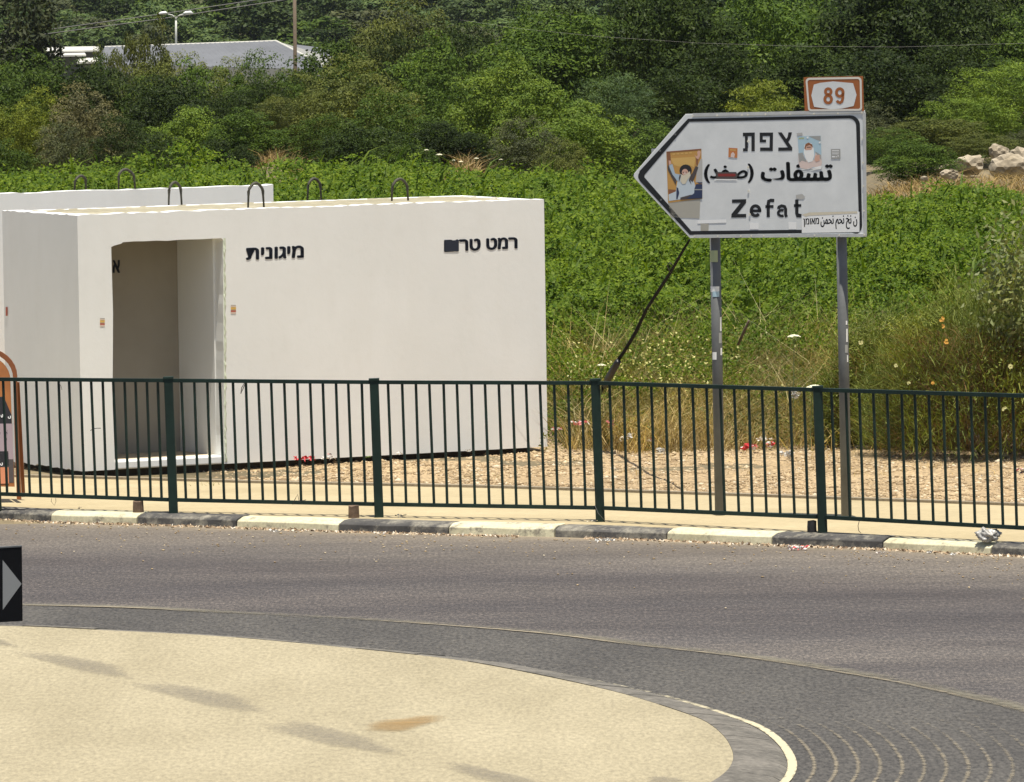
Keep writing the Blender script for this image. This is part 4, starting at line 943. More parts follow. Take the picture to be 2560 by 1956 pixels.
BT = [
 # px, top, width, D, kind, material, label, is_tree
 (66, -60, 118, 205, 'cyp', M_cyp, 'dark cypress at the top left corner, in front of the hillside', 'cypress_tree'),
 (95, 112, 230, 150, 'a', M_green, 'green tree at the foot of the dark cypress', 'tree'),
 (20, 150, 170, 152, 'a', M_green, 'green tree at the left edge below the cypress', 'tree'),
 (60, 212, 190, 132, 'b', M_yellow, 'yellow green bush at the left edge of the hedge', 'bush'),
 (-30, 250, 190, 140, 'b', M_olive, 'olive bush cut by the left edge behind the yellow green one', 'bush'),
 (30, 345, 150, 118, 'a', M_green, 'low green bush at the left edge rising from the field', 'bush'),
 (225, 200, 230, 126, 'b', M_brown, 'brownish thin leaved bush right of the yellow green bush', 'bush'),
 (150, 300, 170, 124, 'b', M_grey, 'dark grey green bush in the shade low on the left', 'bush'),
 (310, 280, 190, 122, 'b', M_dark, 'dark bush at the foot of the brownish bush', 'bush'),
 (230, 130, 120, 160, 'a', M_green, 'small green tree hiding the foot of the white roofed building', 'tree'),
 (357, 30, 120, 185, 'a', M_olive, 'tall olive tree standing up between the two buildings', 'tree'),
 (345, 150, 190, 145, 'b', M_olive, 'olive green bush below the tall olive tree', 'bush'),
 (440, 122, 170, 150, 'b', M_olive, 'olive green tree left of the pale warehouse roof', 'tree'),
 (505, 140, 150, 146, 'a', M_green, 'green tree in front of the left part of the warehouse roof', 'tree'),
 (420, 210, 190, 134, 'a', M_dark, 'dark green bush in the middle of the left hedge', 'bush'),
 (590, 135, 140, 142, 'b', M_olive, 'yellowish tree in front of the middle of the warehouse roof', 'tree'),
 (672, 118, 150, 140, 'b', M_green, 'green tree below the warehouse ridge, left of the tall pole', 'tree'),
 (460, 262, 190, 124, 'a', M_bright, 'bright green bush in the centre of the left hedge', 'bush'),
 (560, 225, 190, 128, 'b', M_dark, 'dark green bush right of the bright one in the left hedge', 'bush'),
 (620, 265, 170, 122, 'a', M_green, 'green bush above the dry strip at the field edge', 'bush'),
 (700, 235, 190, 128, 'f', M_olive, 'loose olive bush below the tall pole', 'bush'),
 (765, 168, 170, 140, 'b', M_olive, 'olive tree right of the foot of the tall pole', 'tree'),
 (400, 330, 210, 120, 'b', M_dark, 'low dark bush at the field edge behind the second shelter', 'bush'),
 (545, 345, 150, 119, 'a', M_dark, 'low dark bush left of the dry strip', 'bush'),
 (850, 95, 210, 148, 'a', M_green, 'green tree right of the warehouse gable', 'tree'),
 (800, 280, 200, 122, 'b', M_green, 'green bush right of the dry strip', 'bush'),
 (905, 300, 190, 119, 'a', M_dark, 'dark green bush low behind the middle of the field', 'bush'),
 (930, 130, 280, 128, 'b', M_olive, 'large olive bush in the middle of the hedge', 'bush'),
 (1010, 215, 260, 123, 'b', M_green, 'broad green bush left of the white flowers', 'bush'),
 (1035, -25, 260, 160, 'b', M_olive, 'tall olive tree reaching the top edge left of centre', 'tree'),
 (940, 40, 190, 165, 'a', M_olive, 'rounded olive tree left of the tall olive one', 'tree'),
 (1135, 50, 210, 156, 'b', M_dark, 'dark tree right of the tall olive one', 'tree'),
 (1110, 300, 180, 121, 'a', M_dark, 'dark bush right above the white flowers', 'bush'),
 (1150, 150, 220, 136, 'b', M_green, 'green bush at the centre of the hedge', 'bush'),
 (1250, 125, 240, 130, 'a', M_bright, 'bright green bush right of the centre', 'bush'),
 (1365, 195, 230, 126, 'a', M_bright, 'bright green bush sloping down towards the sign point', 'bush'),
 (1300, 285, 190, 120, 'b', M_grey, 'low grey green bush above the field, left of the sign', 'bush'),
 (1400, 20, 300, 150, 't', M_green, 'spreading green tree at the top centre', 'tree'),
 (1290, 70, 200, 158, 'b', M_green, 'green tree under the bare patch on the hill', 'tree'),
 (1545, 175, 170, 136, 'f', M_blue, 'pale blue green feathery tree left above the sign', 'tree'),
 (1560, 30, 210, 154, 't', M_green, 'yellowish green tree behind the feathery one', 'tree'),
 (1465, 270, 260, 121, 'a', M_bright, 'bright green bush just left of the sign point', 'bush'),
 (1590, 300, 220, 122, 'b', M_green, 'green bush half hidden by the left end of the sign', 'bush'),
 (1420, 345, 150, 117, 'b', M_olive, 'low olive bush at the field edge below the bright one', 'bush'),
 (1680, -80, 260, 144, 't', M_dark, 'tall dark tree above the middle of the sign', 'tree'),
 (1650, 130, 220, 138, 't', M_dark, 'dark tree directly above the left end of the sign', 'tree'),
 (1850, -90, 300, 150, 't', M_green, 'tall green tree above the sign', 'tree'),
 (1800, 90, 240, 142, 'b', M_dark, 'dark tree behind the upper edge of the sign', 'tree'),
 (1915, 195, 260, 124, 'f', M_yellow, 'yellow green feathery bush peeping over the sign', 'bush'),
 (2040, -90, 300, 152, 't', M_green, 'tall green tree above the route plate', 'tree'),
 (2010, 100, 240, 143, 't', M_dark, 'dark tree behind the brown route plate', 'tree'),
 (2230, -110, 300, 147, 't', M_dark, 'tall dark tree at the top right', 'tree'),
 (2240, 90, 260, 140, 't', M_dark, 'dark tree right of the route plate', 'tree'),
 (2430, -110, 300, 150, 't', M_dark, 'dark tree near the top right corner', 'tree'),
 (2590, -60, 260, 146, 't', M_green, 'tree cut by the top right corner', 'tree'),
 (2400, 90, 220, 141, 'b', M_dark, 'dark tree behind the bright slope on the right', 'tree'),
 (2520, 150, 260, 128, 'f', M_bright, 'bright green bush at the right edge above the rocks', 'bush'),
 (2420, 235, 220, 126, 'f', M_bright, 'bright green bush sloping down left of the rocks', 'bush'),
 (2340, 290, 210, 125, 'a', M_olive, 'olive bush behind the dry strip on the right', 'bush'),
 (2230, 318, 190, 120, 'b', M_green, 'green bush right beside the sign panel', 'bush'),
 (2150, 250, 200, 131, 'b', M_grey, 'shaded bush behind the right end of the sign', 'bush'),
 (2575, 310, 150, 120, 'b', M_grey, 'grey green bush at the right edge beside the rocks', 'bush'),
 (1720, 290, 240, 128, 'b', M_dark, 'dark bush behind the middle of the sign', 'bush'),
 (1980, 300, 260, 126, 'b', M_dark, 'dark bush behind the right part of the sign', 'bush'),
 (1010, 345, 150, 117, 'a', M_green, 'low green bush at the field edge left of the dry grass', 'bush'),
 (2520, -130, 300, 158, 't', M_dark, 'tall dark tree filling the top right corner', 'tree'),
 (1760, -130, 300, 160, 'a', M_dark, 'tall dark tree at the top edge left of the route plate', 'tree'),
 (2290, 345, 170, 112, 'a', M_green, 'low green bush on the dry bank between the sign and the rocks', 'bush'),
 (2440, 330, 190, 119, 'b', M_olive, 'low olive bush right behind the rounded boulder', 'bush'),
 (285, 108, 120, 170, 'b', M_olive, 'slender olive tree between the small white building and the warehouse', 'tree'),
 (-160, 120, 220, 145, 'a', M_green, 'tree out of view on the left', 'tree'),
 (2760, 60, 260, 140, 't', M_dark, 'tree out of view on the right', 'tree'),
]
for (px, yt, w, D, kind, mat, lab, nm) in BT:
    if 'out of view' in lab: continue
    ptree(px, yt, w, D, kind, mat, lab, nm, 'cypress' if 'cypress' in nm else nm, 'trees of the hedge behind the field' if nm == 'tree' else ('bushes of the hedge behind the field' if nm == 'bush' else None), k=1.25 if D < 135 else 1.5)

# back row, only seen through the gaps between the trees in front
for k, px in enumerate(np.arange(60, 2640, 86)):
    yt = 150 if px < 300 else (185 if px < 800 else (110 if px < 1000 else (60 if px < 1250 else 0)))
    if 1250 < px < 1330: yt = 60
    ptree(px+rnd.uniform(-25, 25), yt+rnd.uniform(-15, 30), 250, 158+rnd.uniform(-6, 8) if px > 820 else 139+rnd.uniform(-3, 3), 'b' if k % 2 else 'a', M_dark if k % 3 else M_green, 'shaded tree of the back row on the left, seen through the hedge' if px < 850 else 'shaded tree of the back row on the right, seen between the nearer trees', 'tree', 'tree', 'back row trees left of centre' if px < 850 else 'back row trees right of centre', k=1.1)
# hillside trees: nothing tells most of them apart
regions = [(200, 'hillside tree behind the cypress at the top left', 'hillside trees at the top left'), (480, 'hillside tree above the white roofed building', 'hillside trees above the small building'), (760, 'hillside tree above the warehouse roof', 'hillside trees above the warehouse'), (1300, 'hillside tree in the gap left of the bare patch', 'hillside trees at the top centre'), (9999, 'hillside tree behind the tall trees on the right', 'hillside trees at the top right')]
for j, Y in enumerate(np.arange(388, 492, 13)):
    for i in range(18):
        X = -33 + i*3.5 + (1.7 if j % 2 else 0) + rnd.uniform(-.7, .7); yy = Y + rnd.uniform(-4, 4)
        gz = float(terr(X, yy)); h = rnd.uniform(3.0, 4.8)
        px = 1280+X/yy*FPX
        if px > 2700 or px < -120: continue
        py_top = (ZC-gz-h)/yy*FPX-163
        if 1285 < px < 1350 and Y < 450 and Y > 400: continue
        reg = next(r for r in regions if px < r[0])
        m = rnd.choice([M_far, M_far, M_far, M_green, M_grey, M_dark])
        tree('hillside_tree', X, yy, gz+h, rnd.uniform(4.4, 6.4), 'far', m, reg[1], 'tree', reg[2])

# --- buildings
M_rf = plain('grey_roof_sheet', (0.145, 0.152, 0.165), 1.0, var=0.12, scale=.6, spec=0.0); M_wf = plain('pale_wall', (0.25, 0.25, 0.23), 0.9, var=.1); M_trim = plain('white_trim', (0.55, 0.54, 0.48), .6)
DB = 330
wh = empty('warehouse', Vector((at(600, 150, DB).x, DB, float(terr(-12, DB)))), 'long low building with a pale grey corrugated roof behind the hedge', 'building')
def w3(px, py, dD=0): return at(px, py, DB+dD)
gzb = float(terr(-12, DB))-.3
el, er = w3(236, 160), w3(832, 176)
rl, rr = w3(262, 118, 5), w3(690, 103, 5)
ebl, ebr = w3(250, 140, 10), w3(850, 150, 10)
mb = MB(); 
def roof_quad(a, b, c, d, name, n):
    # ribs across the slope so that the sheeting is real relief
    m = MB(); vs = []; 
    for k in range(n+1):
        t = k/n; p = a.lerp(b, t); q = d.lerp(c, t); z = Vector((0, 0, 0.03 if k % 2 else 0)); vs += [p+z, q+z]
    m.add(vs, [(2*k, 2*k+2, 2*k+3, 2*k+1) for k in range(n)], M_rf); m.build(name, wh)
roof_quad(el, er, rr, rl, 'roof_slope', 70); roof_quad(rl, rr, ebr, ebl, 'roof_slope', 70)
mb.poly([er, rr, ebr], M_wf); mb.poly([el, rl, ebl], M_wf)
for a, b in ((el, er), (er, ebr), (ebr, ebl), (ebl, el)): mb.poly([a, b, Z(b, gzb), Z(a, gzb)], M_wf)
mb.build('wall', wh); mb = MB(); mb.tube([rl, rr], .05, M_trim, 6); mb.tube([rr, er], .05, M_trim, 6); mb.build('ridge_trim', wh)
e2 = w3(650, 108, 12); 
ann = empty('warehouse', Vector((w3(770, 120, 16).x, DB+16, gzb)), 'second grey roof stepping down at the right end of the long roof', 'building')
mb = MB(); a, b, c, d = w3(690, 150, 14), w3(850, 165, 14), w3(822, 122, 20), w3(742, 112, 20); mb.poly([a, b, c, d], M_rf); mb.build('roof_slope', ann)
mb = MB(); mb.poly([a, b, Z(b, gzb), Z(a, gzb)], M_wf); mb.poly([b, c, Z(c, gzb), Z(b, gzb)], M_wf); mb.build('wall', ann)
DB = 322
shd = empty('shed', Vector((w3(180, 150).x, DB, gzb)), 'small white building with flat stepped roofs right of the cypress', 'building')
for (x0, x1, y0, y1, dz, nm) in ((112, 250, 118, 128, 0, 'upper_roof'), (120, 215, 133, 139, -2, 'lower_roof'), (192, 250, 146, 156, -4, 'lower_roof')):
    m = MB(); a, b = w3(x0, y1, dz), w3(x1, y1-2, dz); c, d = w3(x1-4, y0-2, dz+2.5), w3(x0+6, y0, dz+2.5)
    m.prism([a, b, c, d], [p-Vector((0, 0, .07)) for p in (a, b, c, d)], M_trim); m.build(nm, shd)
m = MB()
for (x0, x1, y0, dz) in ((122, 246, 128, .5), (195, 246, 156, -3.5)):
    a, b = w3(x0, y0, dz), w3(x1, y0-2, dz); m.poly([a, b, Z(b, gzb), Z(a, gzb)], M_rf)
    m.poly([b, b+Vector((0, 2, 0)), Z(b+Vector((0, 2, 0)), gzb), Z(b, gzb)], M_rf)
m.build('wall', shd)
# --- street lamp and pole
LD = 345; lp = empty('street_lamp', Vector((at(441, 60, LD).x, LD, float(terr(-16, LD)))), 'double armed street lamp with pale heads above the warehouse', 'street lamp')
M_lamp = plain('lamp_grey', (0.55, 0.55, 0.50), .5); M_lampw = plain('lamp_head_white', (0.85, 0.85, 0.82), .4)
c = at(441, 92, LD); m = MB(); m.tube([Vector((c.x, LD, gzb)), at(440, 92, LD), at(440, 52, LD)], [.07, .055, .045], M_lamp, 8); m.build('pole', lp, smooth=True)
for s_, pts, head in ((0, [(440, 56), (442, 44), (450, 38), (462, 35)], (470, 33, 12)), (1, [(440, 56), (438, 44), (430, 38), (420, 36)], (408, 34, 11))):
    m = MB(); m.tube([at(x, y, LD) for x, y in pts], .03, M_lamp, 6); m.build('arm', lp, smooth=True)
    x, y, r_ = head; m = MB(); m.tube([at(x-r_, y+1, LD), at(x-r_*.5, y-.5, LD), at(x+r_*.5, y-1.5, LD), at(x+r_, y+.5, LD)], [.03, .075, .08, .03], M_lampw, 8); m.build('lamp_head', lp, smooth=True)
PD = 300; c = at(736, 100, PD)
m = MB(); m.tube([Vector((c.x, PD, float(terr(c.x, PD))-.2)), at(738, 165, PD), at(735, -160, PD)], [.085, .08, .065], plain('pole_wood', (0.17, 0.13, 0.09), .9, var=.2), 10)
m.build('utility_pole', smooth=True, label='tall thin brown pole in front of the pale warehouse roof', cat='utility pole')
M_cable = plain('cable', (0.34, 0.33, 0.30), .6); M_cable2 = plain('cable_dark', (0.06, 0.06, 0.06), .6)
def cable(pts, D, r, label, mat=None):
    P = []
    for (x0, y0), (x1, y1) in zip(pts, pts[1:]): P += [at(x0+(x1-x0)*k/6, y0+(y1-y0)*k/6, D) for k in range(6)]
    P.append(at(*pts[-1], D)); m = MB(); m.tube(P, r, mat or M_cable, 4, cap=False); m.build('power_line', label=label, cat='power line')
cable([(1150, 50), (1300, 72), (1500, 92), (1750, 108), (2000, 116), (2250, 118), (2700, 104)], 116, .0009, 'single thin pale wire crossing above the road sign')
cable([(-120, 122), (110, 76), (400, 36), (737, -14)], 296, .018, 'upper of two dark wires running past the cypress', M_cable2)
cable([(-120, 132), (110, 86), (400, 48), (737, -4)], 296, .018, 'lower of two dark wires running past the cypress', M_cable2)

# --- rocks on the bank
M_rock = speck('limestone', (0.22, 0.18, 0.12), (0.50, 0.43, 0.32), 8, 0.3, 3, bmp=.6)
def rock(px, py, w, h, D, label, seed):
    import bmesh
    r_ = np.random.default_rng(seed); bm = bmesh.new(); bmesh.ops.create_icosphere(bm, subdivisions=3, radius=1)
    c = at(px, py, D); W_, H_ = w*D/FPX/2, h*D/FPX/2; pl = nrm(r_.normal(size=(9, 3))); dd_ = r_.uniform(.55, .9, 9)
    for v in bm.verts:
        q = np.array(v.co)
        for a, b in zip(pl, dd_):
            t = q@a
            if t > b: q = q-a*(t-b)*.92
        q = q*(1+0.10*math.sin(q[0]*9+seed)*math.cos(q[2]*11+seed)); v.co = (c.x+q[0]*W_*1.15, c.y+q[1]*W_, c.z-H_*.35+q[2]*H_*1.6)
    me = bpy.data.meshes.new('boulder'); bm.to_mesh(me); bm.free(); me.materials.append(M_rock)
    link_mesh('boulder', me, None, label=label, cat='boulder', group='limestone boulders on the bank at the right')
rock(2495, 378, 52, 34, 112, 'upright cracked boulder, tallest of the pale rocks at the right', 1); rock(2520, 408, 90, 44, 111, 'broad pale boulder at the foot of the tallest rock', 2)
rock(2425, 408, 76, 36, 113, 'rounded pale boulder left of the tallest rock', 3); rock(2372, 434, 42, 20, 107.5, 'small flat boulder lying low in the dry grass', 4); rock(2340, 420, 58, 12, 112, 'thin pale slab of rock among dry grass', 5)
rock(2550, 392, 60, 40, 114, 'boulder at the right edge beside the grey bush', 6); rock(2310, 446, 18, 9, 104, 'tiny white stone left of the rocks', 7)

# --- dry grass on the bank (stuff)
n = 30000; x = rng.uniform(-9.5, 9.5, n); y = field_edge(x) + rng.uniform(2, 14, n); B = np.stack([x, y, terr(x, y)-.02], 1)
k = vnoise(x, y, .8, 5) > .22
B = B[k]; Dv = rng.normal(size=(len(B), 3))*[1, .6, 0]
link_mesh('dry_grass', blade_mesh('dry_grass', B, Dv, rng.uniform(.10, .30, len(B)), .014, M_bankgrass, .9), kind='stuff', label='dry straw coloured grass on the bank beyond the green field', cat='grass')

# ================================================================ FIELD OF VINES
def canopy(x, y):
    near = np.clip((y-(70.0+0.35*np.sin(x*1.7)))/2.2, 0, 1)
    z = 0.72 + 0.46*near + 0.45*(vnoise(x, y, .45, 1)-.5) + 0.55*(vnoise(x, y, 1.5, 2)-.5) + 0.22*(vnoise(x, y, 3.6, 3)-.5)
    return z
def field_pts(n, y0, y1, xw):
    y = rng.uniform(y0, y1, n); x = rng.uniform(-1, 1, n)*(y*1330/FPX+xw)
    k = y < field_edge(x)+0.6*vnoise(x, y, 1, 8)*4-1.2; return x[k], y[k]
parts_ = []
for (nc, nl, y0, y1, ll, cr_, deep) in ((3800, 44, 69.4, 76, .044, .11, .6), (6800, 26, 76, 90, .051, .13, .34), (9000, 18, 90, 113, .065, .16, .28)):
    x, y = field_pts(int(nc*1.25), y0, y1, 2.6); n = len(x); z = .05+canopy(x, y) - rng.beta(1, 2.2, n)*deep*np.where(y < 72.5, 1.6, 1); z = np.maximum(z, .12)
    c = np.stack([x, y, z], 1); d = nrm(rng.normal(size=(n, nl, 3))+[0, 0, .9]); rs = cr_*rng.uniform(.55, 1.4, n)
    P = c[:, None] + d*rs[:, None, None]*rng.uniform(.5, 1.1, (n, nl, 1))*[1, 1, .6] + rng.normal(size=(n, nl, 3))*.018
    N = d*.7 + [0, -.12, .8] + rng.normal(size=P.shape)*.42; P = P.reshape(-1, 3); N = N.reshape(-1, 3)
    L = rng.uniform(.6, 1.35, len(P))*ll; parts_.append(leaf_arrays(P, N, L, L*.7, .22))
x, y = field_pts(64000, 70.2, 112, 2.6); z = np.maximum(.05, .05+canopy(x, y)-rng.uniform(.2, .75, len(x))); L = rng.uniform(.07, .15, len(x))
parts_.append(leaf_arrays(np.stack([x, y, z], 1), rng.normal(size=(len(x), 3))+[0, 0, .6], L, L*.7, .2))
V = np.concatenate(parts_); n = len(V)
link_mesh('vine_field', fast_mesh('vine_field', V.reshape(-1, 3), [np.arange(4*n).reshape(n, 4)], M_vine), kind='stuff', label='bright green leafy field crop between the shelters and the hedge', cat='crop')
# shoots sticking up out of the crop
n = 9000; x, y = field_pts(n, 72, 112, 2.6); B = np.stack([x, y, canopy(x, y)-.03], 1); Dv = rng.normal(size=(len(B), 3))*[1, .6, 0]+[.5, 0, 0]
link_mesh('crop_shoots', blade_mesh('crop_shoots', B, Dv, rng.uniform(.10, .34, len(B)), .03, M_vine, .6), kind='stuff', label='upright shoots sticking out of the green field crop', cat='crop')

# ---- weeds and dry grass in front of the field
def patch(n, x0, x1, y0, y1, hf, mat, w, name, label, cat, lean=(0, 0), bend=.5, seedn=3, thr=.25):
    x = rng.uniform(x0, x1, n); y = rng.uniform(y0, y1, n); k = vnoise(x, y, 2.6, seedn) > thr; x, y = x[k], y[k]
    B = np.stack([x, y, vz(x, y)-.02], 1); Dv = rng.normal(size=(len(B), 3))*[1.2, .8, 0] + [lean[0], lean[1], 0]
    U = nrm(np.stack([lean[0]*.25+rng.normal(size=len(B))*.45, rng.normal(size=len(B))*.3, np.ones(len(B))], 1))
    hc = .55+.75*vnoise(x, y, 4.5, seedn+2)
    link_mesh(name, blade_mesh(name, B, Dv, hf(x, y)*hc*rng.uniform(.5, 1.15, len(B)), w, mat, bend, U), kind='stuff', label=label, cat=cat)
xs0, xs1 = 0.5, 4.1
hh = lambda x, y: 0.28 + 0.62*np.clip((y-66.3)/3.5, 0, 1) + .25*vnoise(x, y, 1.1, 4)
patch(17000, xs0, xs1, 66.6, 71.0, hh, M_weed, .008, 'tall_weeds', 'tangle of tall half dry weeds between the shelter and the broom bush', 'weeds', lean=(.4, 0), thr=.33)
patch(17000, xs0, 4.3, 65.9, 70.8, lambda x, y: hh(x, y)*1.15, M_straw, .0075, 'dry_grass', 'dry straw grass behind the sign posts', 'grass', lean=(.3, 0), thr=.30, seedn=6)
patch(1700, xs0, 4.3, 66.4, 70.8, lambda x, y: hh(x, y)*1.35, M_palestem, .006, 'pale_stems', 'long pale dry stems standing out of the weeds', 'grass', lean=(.5, 0), thr=.3, seedn=7)
patch(2600, 0.4, 6.5, 62.6, 66.2, lambda x, y: .05+.07*vnoise(x, y, 2, 1), M_straw, .006, 'dry_grass', 'short dry stubble on the gravel in front of the weeds', 'grass', thr=.5, seedn=8)
patch(900, -3.6, .3, 62.8, 63.9, lambda x, y: .03+.05*vnoise(x, y, 2, 1), M_weed, .006, 'short_weeds', 'sparse short weeds along the foot of the shelter', 'weeds', thr=.66, seedn=9)
# small leaved weeds (leaf clumps) with pale leaves at the mid line
n = 46000; x = rng.uniform(.2, 4.2, n); y = rng.uniform(67.2, 70.8, n); z = .1+rng.beta(2, 1.3, n)*(.35+.17*(y-67.2)+.45*vnoise(x, y, 1.3, 6)); k = vnoise(x, z*2+y*.5, 2.2, 4) > .5-.08*(y-67.2)
P = np.stack([x, y, z], 1)[k]
link_mesh('leafy_weeds', leaf_mesh('leafy_weeds', P, rng.normal(size=P.shape)+[0, -.3, .7], rng.uniform(.02, .055, len(P)), .022, M_vine), kind='stuff', label='green leafy weeds climbing at the near edge of the field', cat='weeds')
n = 380; c0 = at(1640, 905, 67.4); P = np.array([c0.x, c0.y, c0.z]) + rng.normal(size=(n, 3))*[.45, .25, .17]
link_mesh('pale_weeds', leaf_mesh('pale_weeds', P, rng.normal(size=P.shape)+[0, -.3, .8], rng.uniform(.02, .05, n), .02, M_pale), kind='stuff', label='pale leaved weeds left of the left sign post, above the railing', cat='weeds')

n = 15000; x = rng.uniform(.25, 4.1, n); y = rng.uniform(66.0, 68.6, n); z = .08+rng.beta(1.4, 1.6, n)*(.30+.3*vnoise(x, y, 1.7, 12)+.12*(y-66)); k = vnoise(x+z, y, 2.4, 14) > .48
P = np.stack([x, y, z], 1)[k]
link_mesh('leafy_weeds', leaf_mesh('leafy_weeds', P, rng.normal(size=P.shape)+[0, -.3, .7], rng.uniform(.018, .05, len(P)), .018, M_weed), kind='stuff', label='dull green weed leaves mixed into the dry grass behind the sign posts', cat='weeds')
# ---- broom bush on the right and its neighbours
def broom(name, cx, cy, w, h, n, label, seed, green=1.0, dry=.5, dep=None):
    r = np.random.default_rng(seed); o = empty(name, Vector((cx, cy, .08)), label, 'bush'); dep = dep or w*.8
    th = r.uniform(0, 2*math.pi, n); el_ = np.arcsin(r.uniform(0.02, 1, n)); d = np.stack([np.cos(th)*np.cos(el_), np.sin(th)*np.cos(el_), np.sin(el_)], 1)
    rad = r.uniform(.62, .97, n)**.7; lump = .82+.36*vnoise(th*2, el_*2, 1.7, seed)
    P = d*np.array([w/2, dep/2, h*.86])*(rad*lump)[:, None]; P[:, 2] += .05
    cut = (P[:, 1] < .1*dep) & (P[:, 2] < h*.62) & (abs(P[:, 0]-.1*w) < w*.36) & (r.random(n) < .6*min(1, dry)); P, d = P[~cut], d[~cut]; n = len(P)
    P += np.array([cx, cy, .08]); D = d*[1, 1, 0]*.7 + r.normal(size=(n, 3))*[.35, .35, 0]
    U = nrm(d*.5+[0, 0, .55]+r.normal(size=(n, 3))*.8)
    me = blade_mesh('foliage', P, D, r.uniform(.05, .19, n), .008, M_broom, .4, U); link_mesh('foliage', me, o)
    m_ = int(n*dry); th = r.uniform(0, 2*math.pi, m_); zz = r.uniform(.05, .8, m_); rr_ = r.uniform(.3, .93, m_)
    P = np.stack([cx+np.cos(th)*rr_*w/2*(1-.35*zz), cy-abs(np.sin(th))*rr_*dep/2*(1-.3*zz), .1+zz*h*.8], 1); D = np.stack([np.cos(th)*1.8, r.normal(size=m_)*.5, np.zeros(m_)], 1) + r.normal(size=(m_, 3))*[.8, .5, 0]
    me = blade_mesh('dry_twigs', P, D, r.uniform(.08, .26, m_), .006, M_twig, .6, nrm(r.normal(size=(m_, 3))*[1, .5, .7]+[0, 0, .25])); link_mesh('dry_twigs', me, o)
    q = nrm(r.normal(size=(int(n*.55), 3))*[1, 1, 1]+[0, 0, .4]); q[:, 2] = abs(q[:, 2]); lf = q*np.array([w/2, dep/2, h*.92])*r.uniform(.80, 1.06, (len(q), 1))*(.85+.3*vnoise(q[:, 0]*3, q[:, 2]*3+q[:, 1], 1.9, seed))[:, None] + [cx, cy, .1]
    lf = lf[(vnoise(lf[:, 0], lf[:, 2], 2.2, seed) > .40) & (lf[:, 2] > .25*h)]
    link_mesh('foliage', leaf_mesh('foliage', lf, q[:len(lf)]*.6+r.normal(size=(len(lf), 3))*.5+[0, 0, .6], r.uniform(.02, .055, len(lf)), .014, M_broom), o)
    mb = MB()
    for k in range(16):
        a = rnd.uniform(0, 6.28); q = Vector((cx+math.cos(a)*.12, cy+math.sin(a)*.12, .05)); e_ = Vector((cx+math.cos(a)*w*.36, cy+math.sin(a)*dep*.36, h*rnd.uniform(.4, .75)))
        mb.tube([q, q.lerp(e_, .5)+Vector((0, 0, .1)), e_], [.014, .01, .004], M_bark, 5)
    mb.build('stem', o); return o
b1 = G(2340, 1178, .1)
broom('broom_bush', 4.35, 65.2, 2.4, 1.75, 24000, 'large broom like bush with dry brown heart on the right of the sign', 31, dry=.5)
broom('broom_bush', 5.2, 66.0, 2.3, 2.35, 22000, 'taller broom bush at the right edge of the view', 32, dry=.4)
broom('broom_bush', 3.5, 66.6, 1.5, 1.35, 13000, 'smaller green broom bush just right of the right sign post', 33, dry=.2)
# greyish creeper with larger leaves at the right edge
ct = at(2530, 720, 64.6); n = 900; P = np.array([ct.x, ct.y, ct.z]) + rng.normal(size=(n, 3))*[.16, .12, .30]
M_creep = foliage('creeper_leaf', (0.09, 0.12, 0.05), (0.20, 0.23, 0.12), objvar=0)
link_mesh('creeper', leaf_mesh('creeper', P, rng.normal(size=P.shape)+[0, -.6, .5], rng.uniform(.04, .085, n), .032, M_creep), label='grey green creeper with larger leaves at the right edge, over the broom bush', cat='creeper')
# yellow and pale blossoms on the bushes
M_fy = plain('blossom_yellow', (0.75, 0.42, 0.08), .6); M_fp = plain('blossom_pale', (0.62, 0.62, 0.28), .6)
def blossom(px, py, r, mat, D, label):
    c = at(px, py, D); m = MB()
    for k in range(7):
        a = rnd.uniform(0, 6.28); q = c+Vector((math.cos(a)*r*.6, rnd.uniform(-.01, .01), math.sin(a)*r*.6)); s_ = r*.55
        m.add([q+Vector((s_*x, -.3*s_*abs(z), s_*z)) for x, z in ((0, 1), (.8, .3), (.5, -.8), (-.5, -.8), (-.8, .3))], [(0, 1, 2, 3, 4)], mat)
    m.build('blossom', label=label, cat='flower', group='blossoms on the broom bushes')
for px, py, r, mt, lb in ((2354, 798, .026, M_fy, 'uppermost orange yellow blossom on the large broom bush'), (2357, 816, .018, M_fy, 'small orange blossom just below the uppermost one'), (2366, 854, .024, M_fy, 'orange yellow blossom, third from the top on the broom bush'),
                          (2332, 958, .016, M_fy, 'small orange blossom just above the railing'), (2240, 914, .018, M_fp, 'pale blossom at the left side of the broom bush'), (2272, 958, .016, M_fp, 'pale blossom above the railing, left of the small orange one'),
                          (2152, 856, .022, M_fp, 'pale blossom right beside the right sign post'), (2512, 1024, .026, M_fp, 'pale yellow blossom behind the railing at the right'), (2382, 1163, .018, M_fp, 'pale leaf like blossom low behind the railing'), (2526, 916, .022, M_fp, 'pale elongated blossom near the right edge')):
    blossom(px, py, r, mt, 64.0, lb)
for k in range(26):
    pass

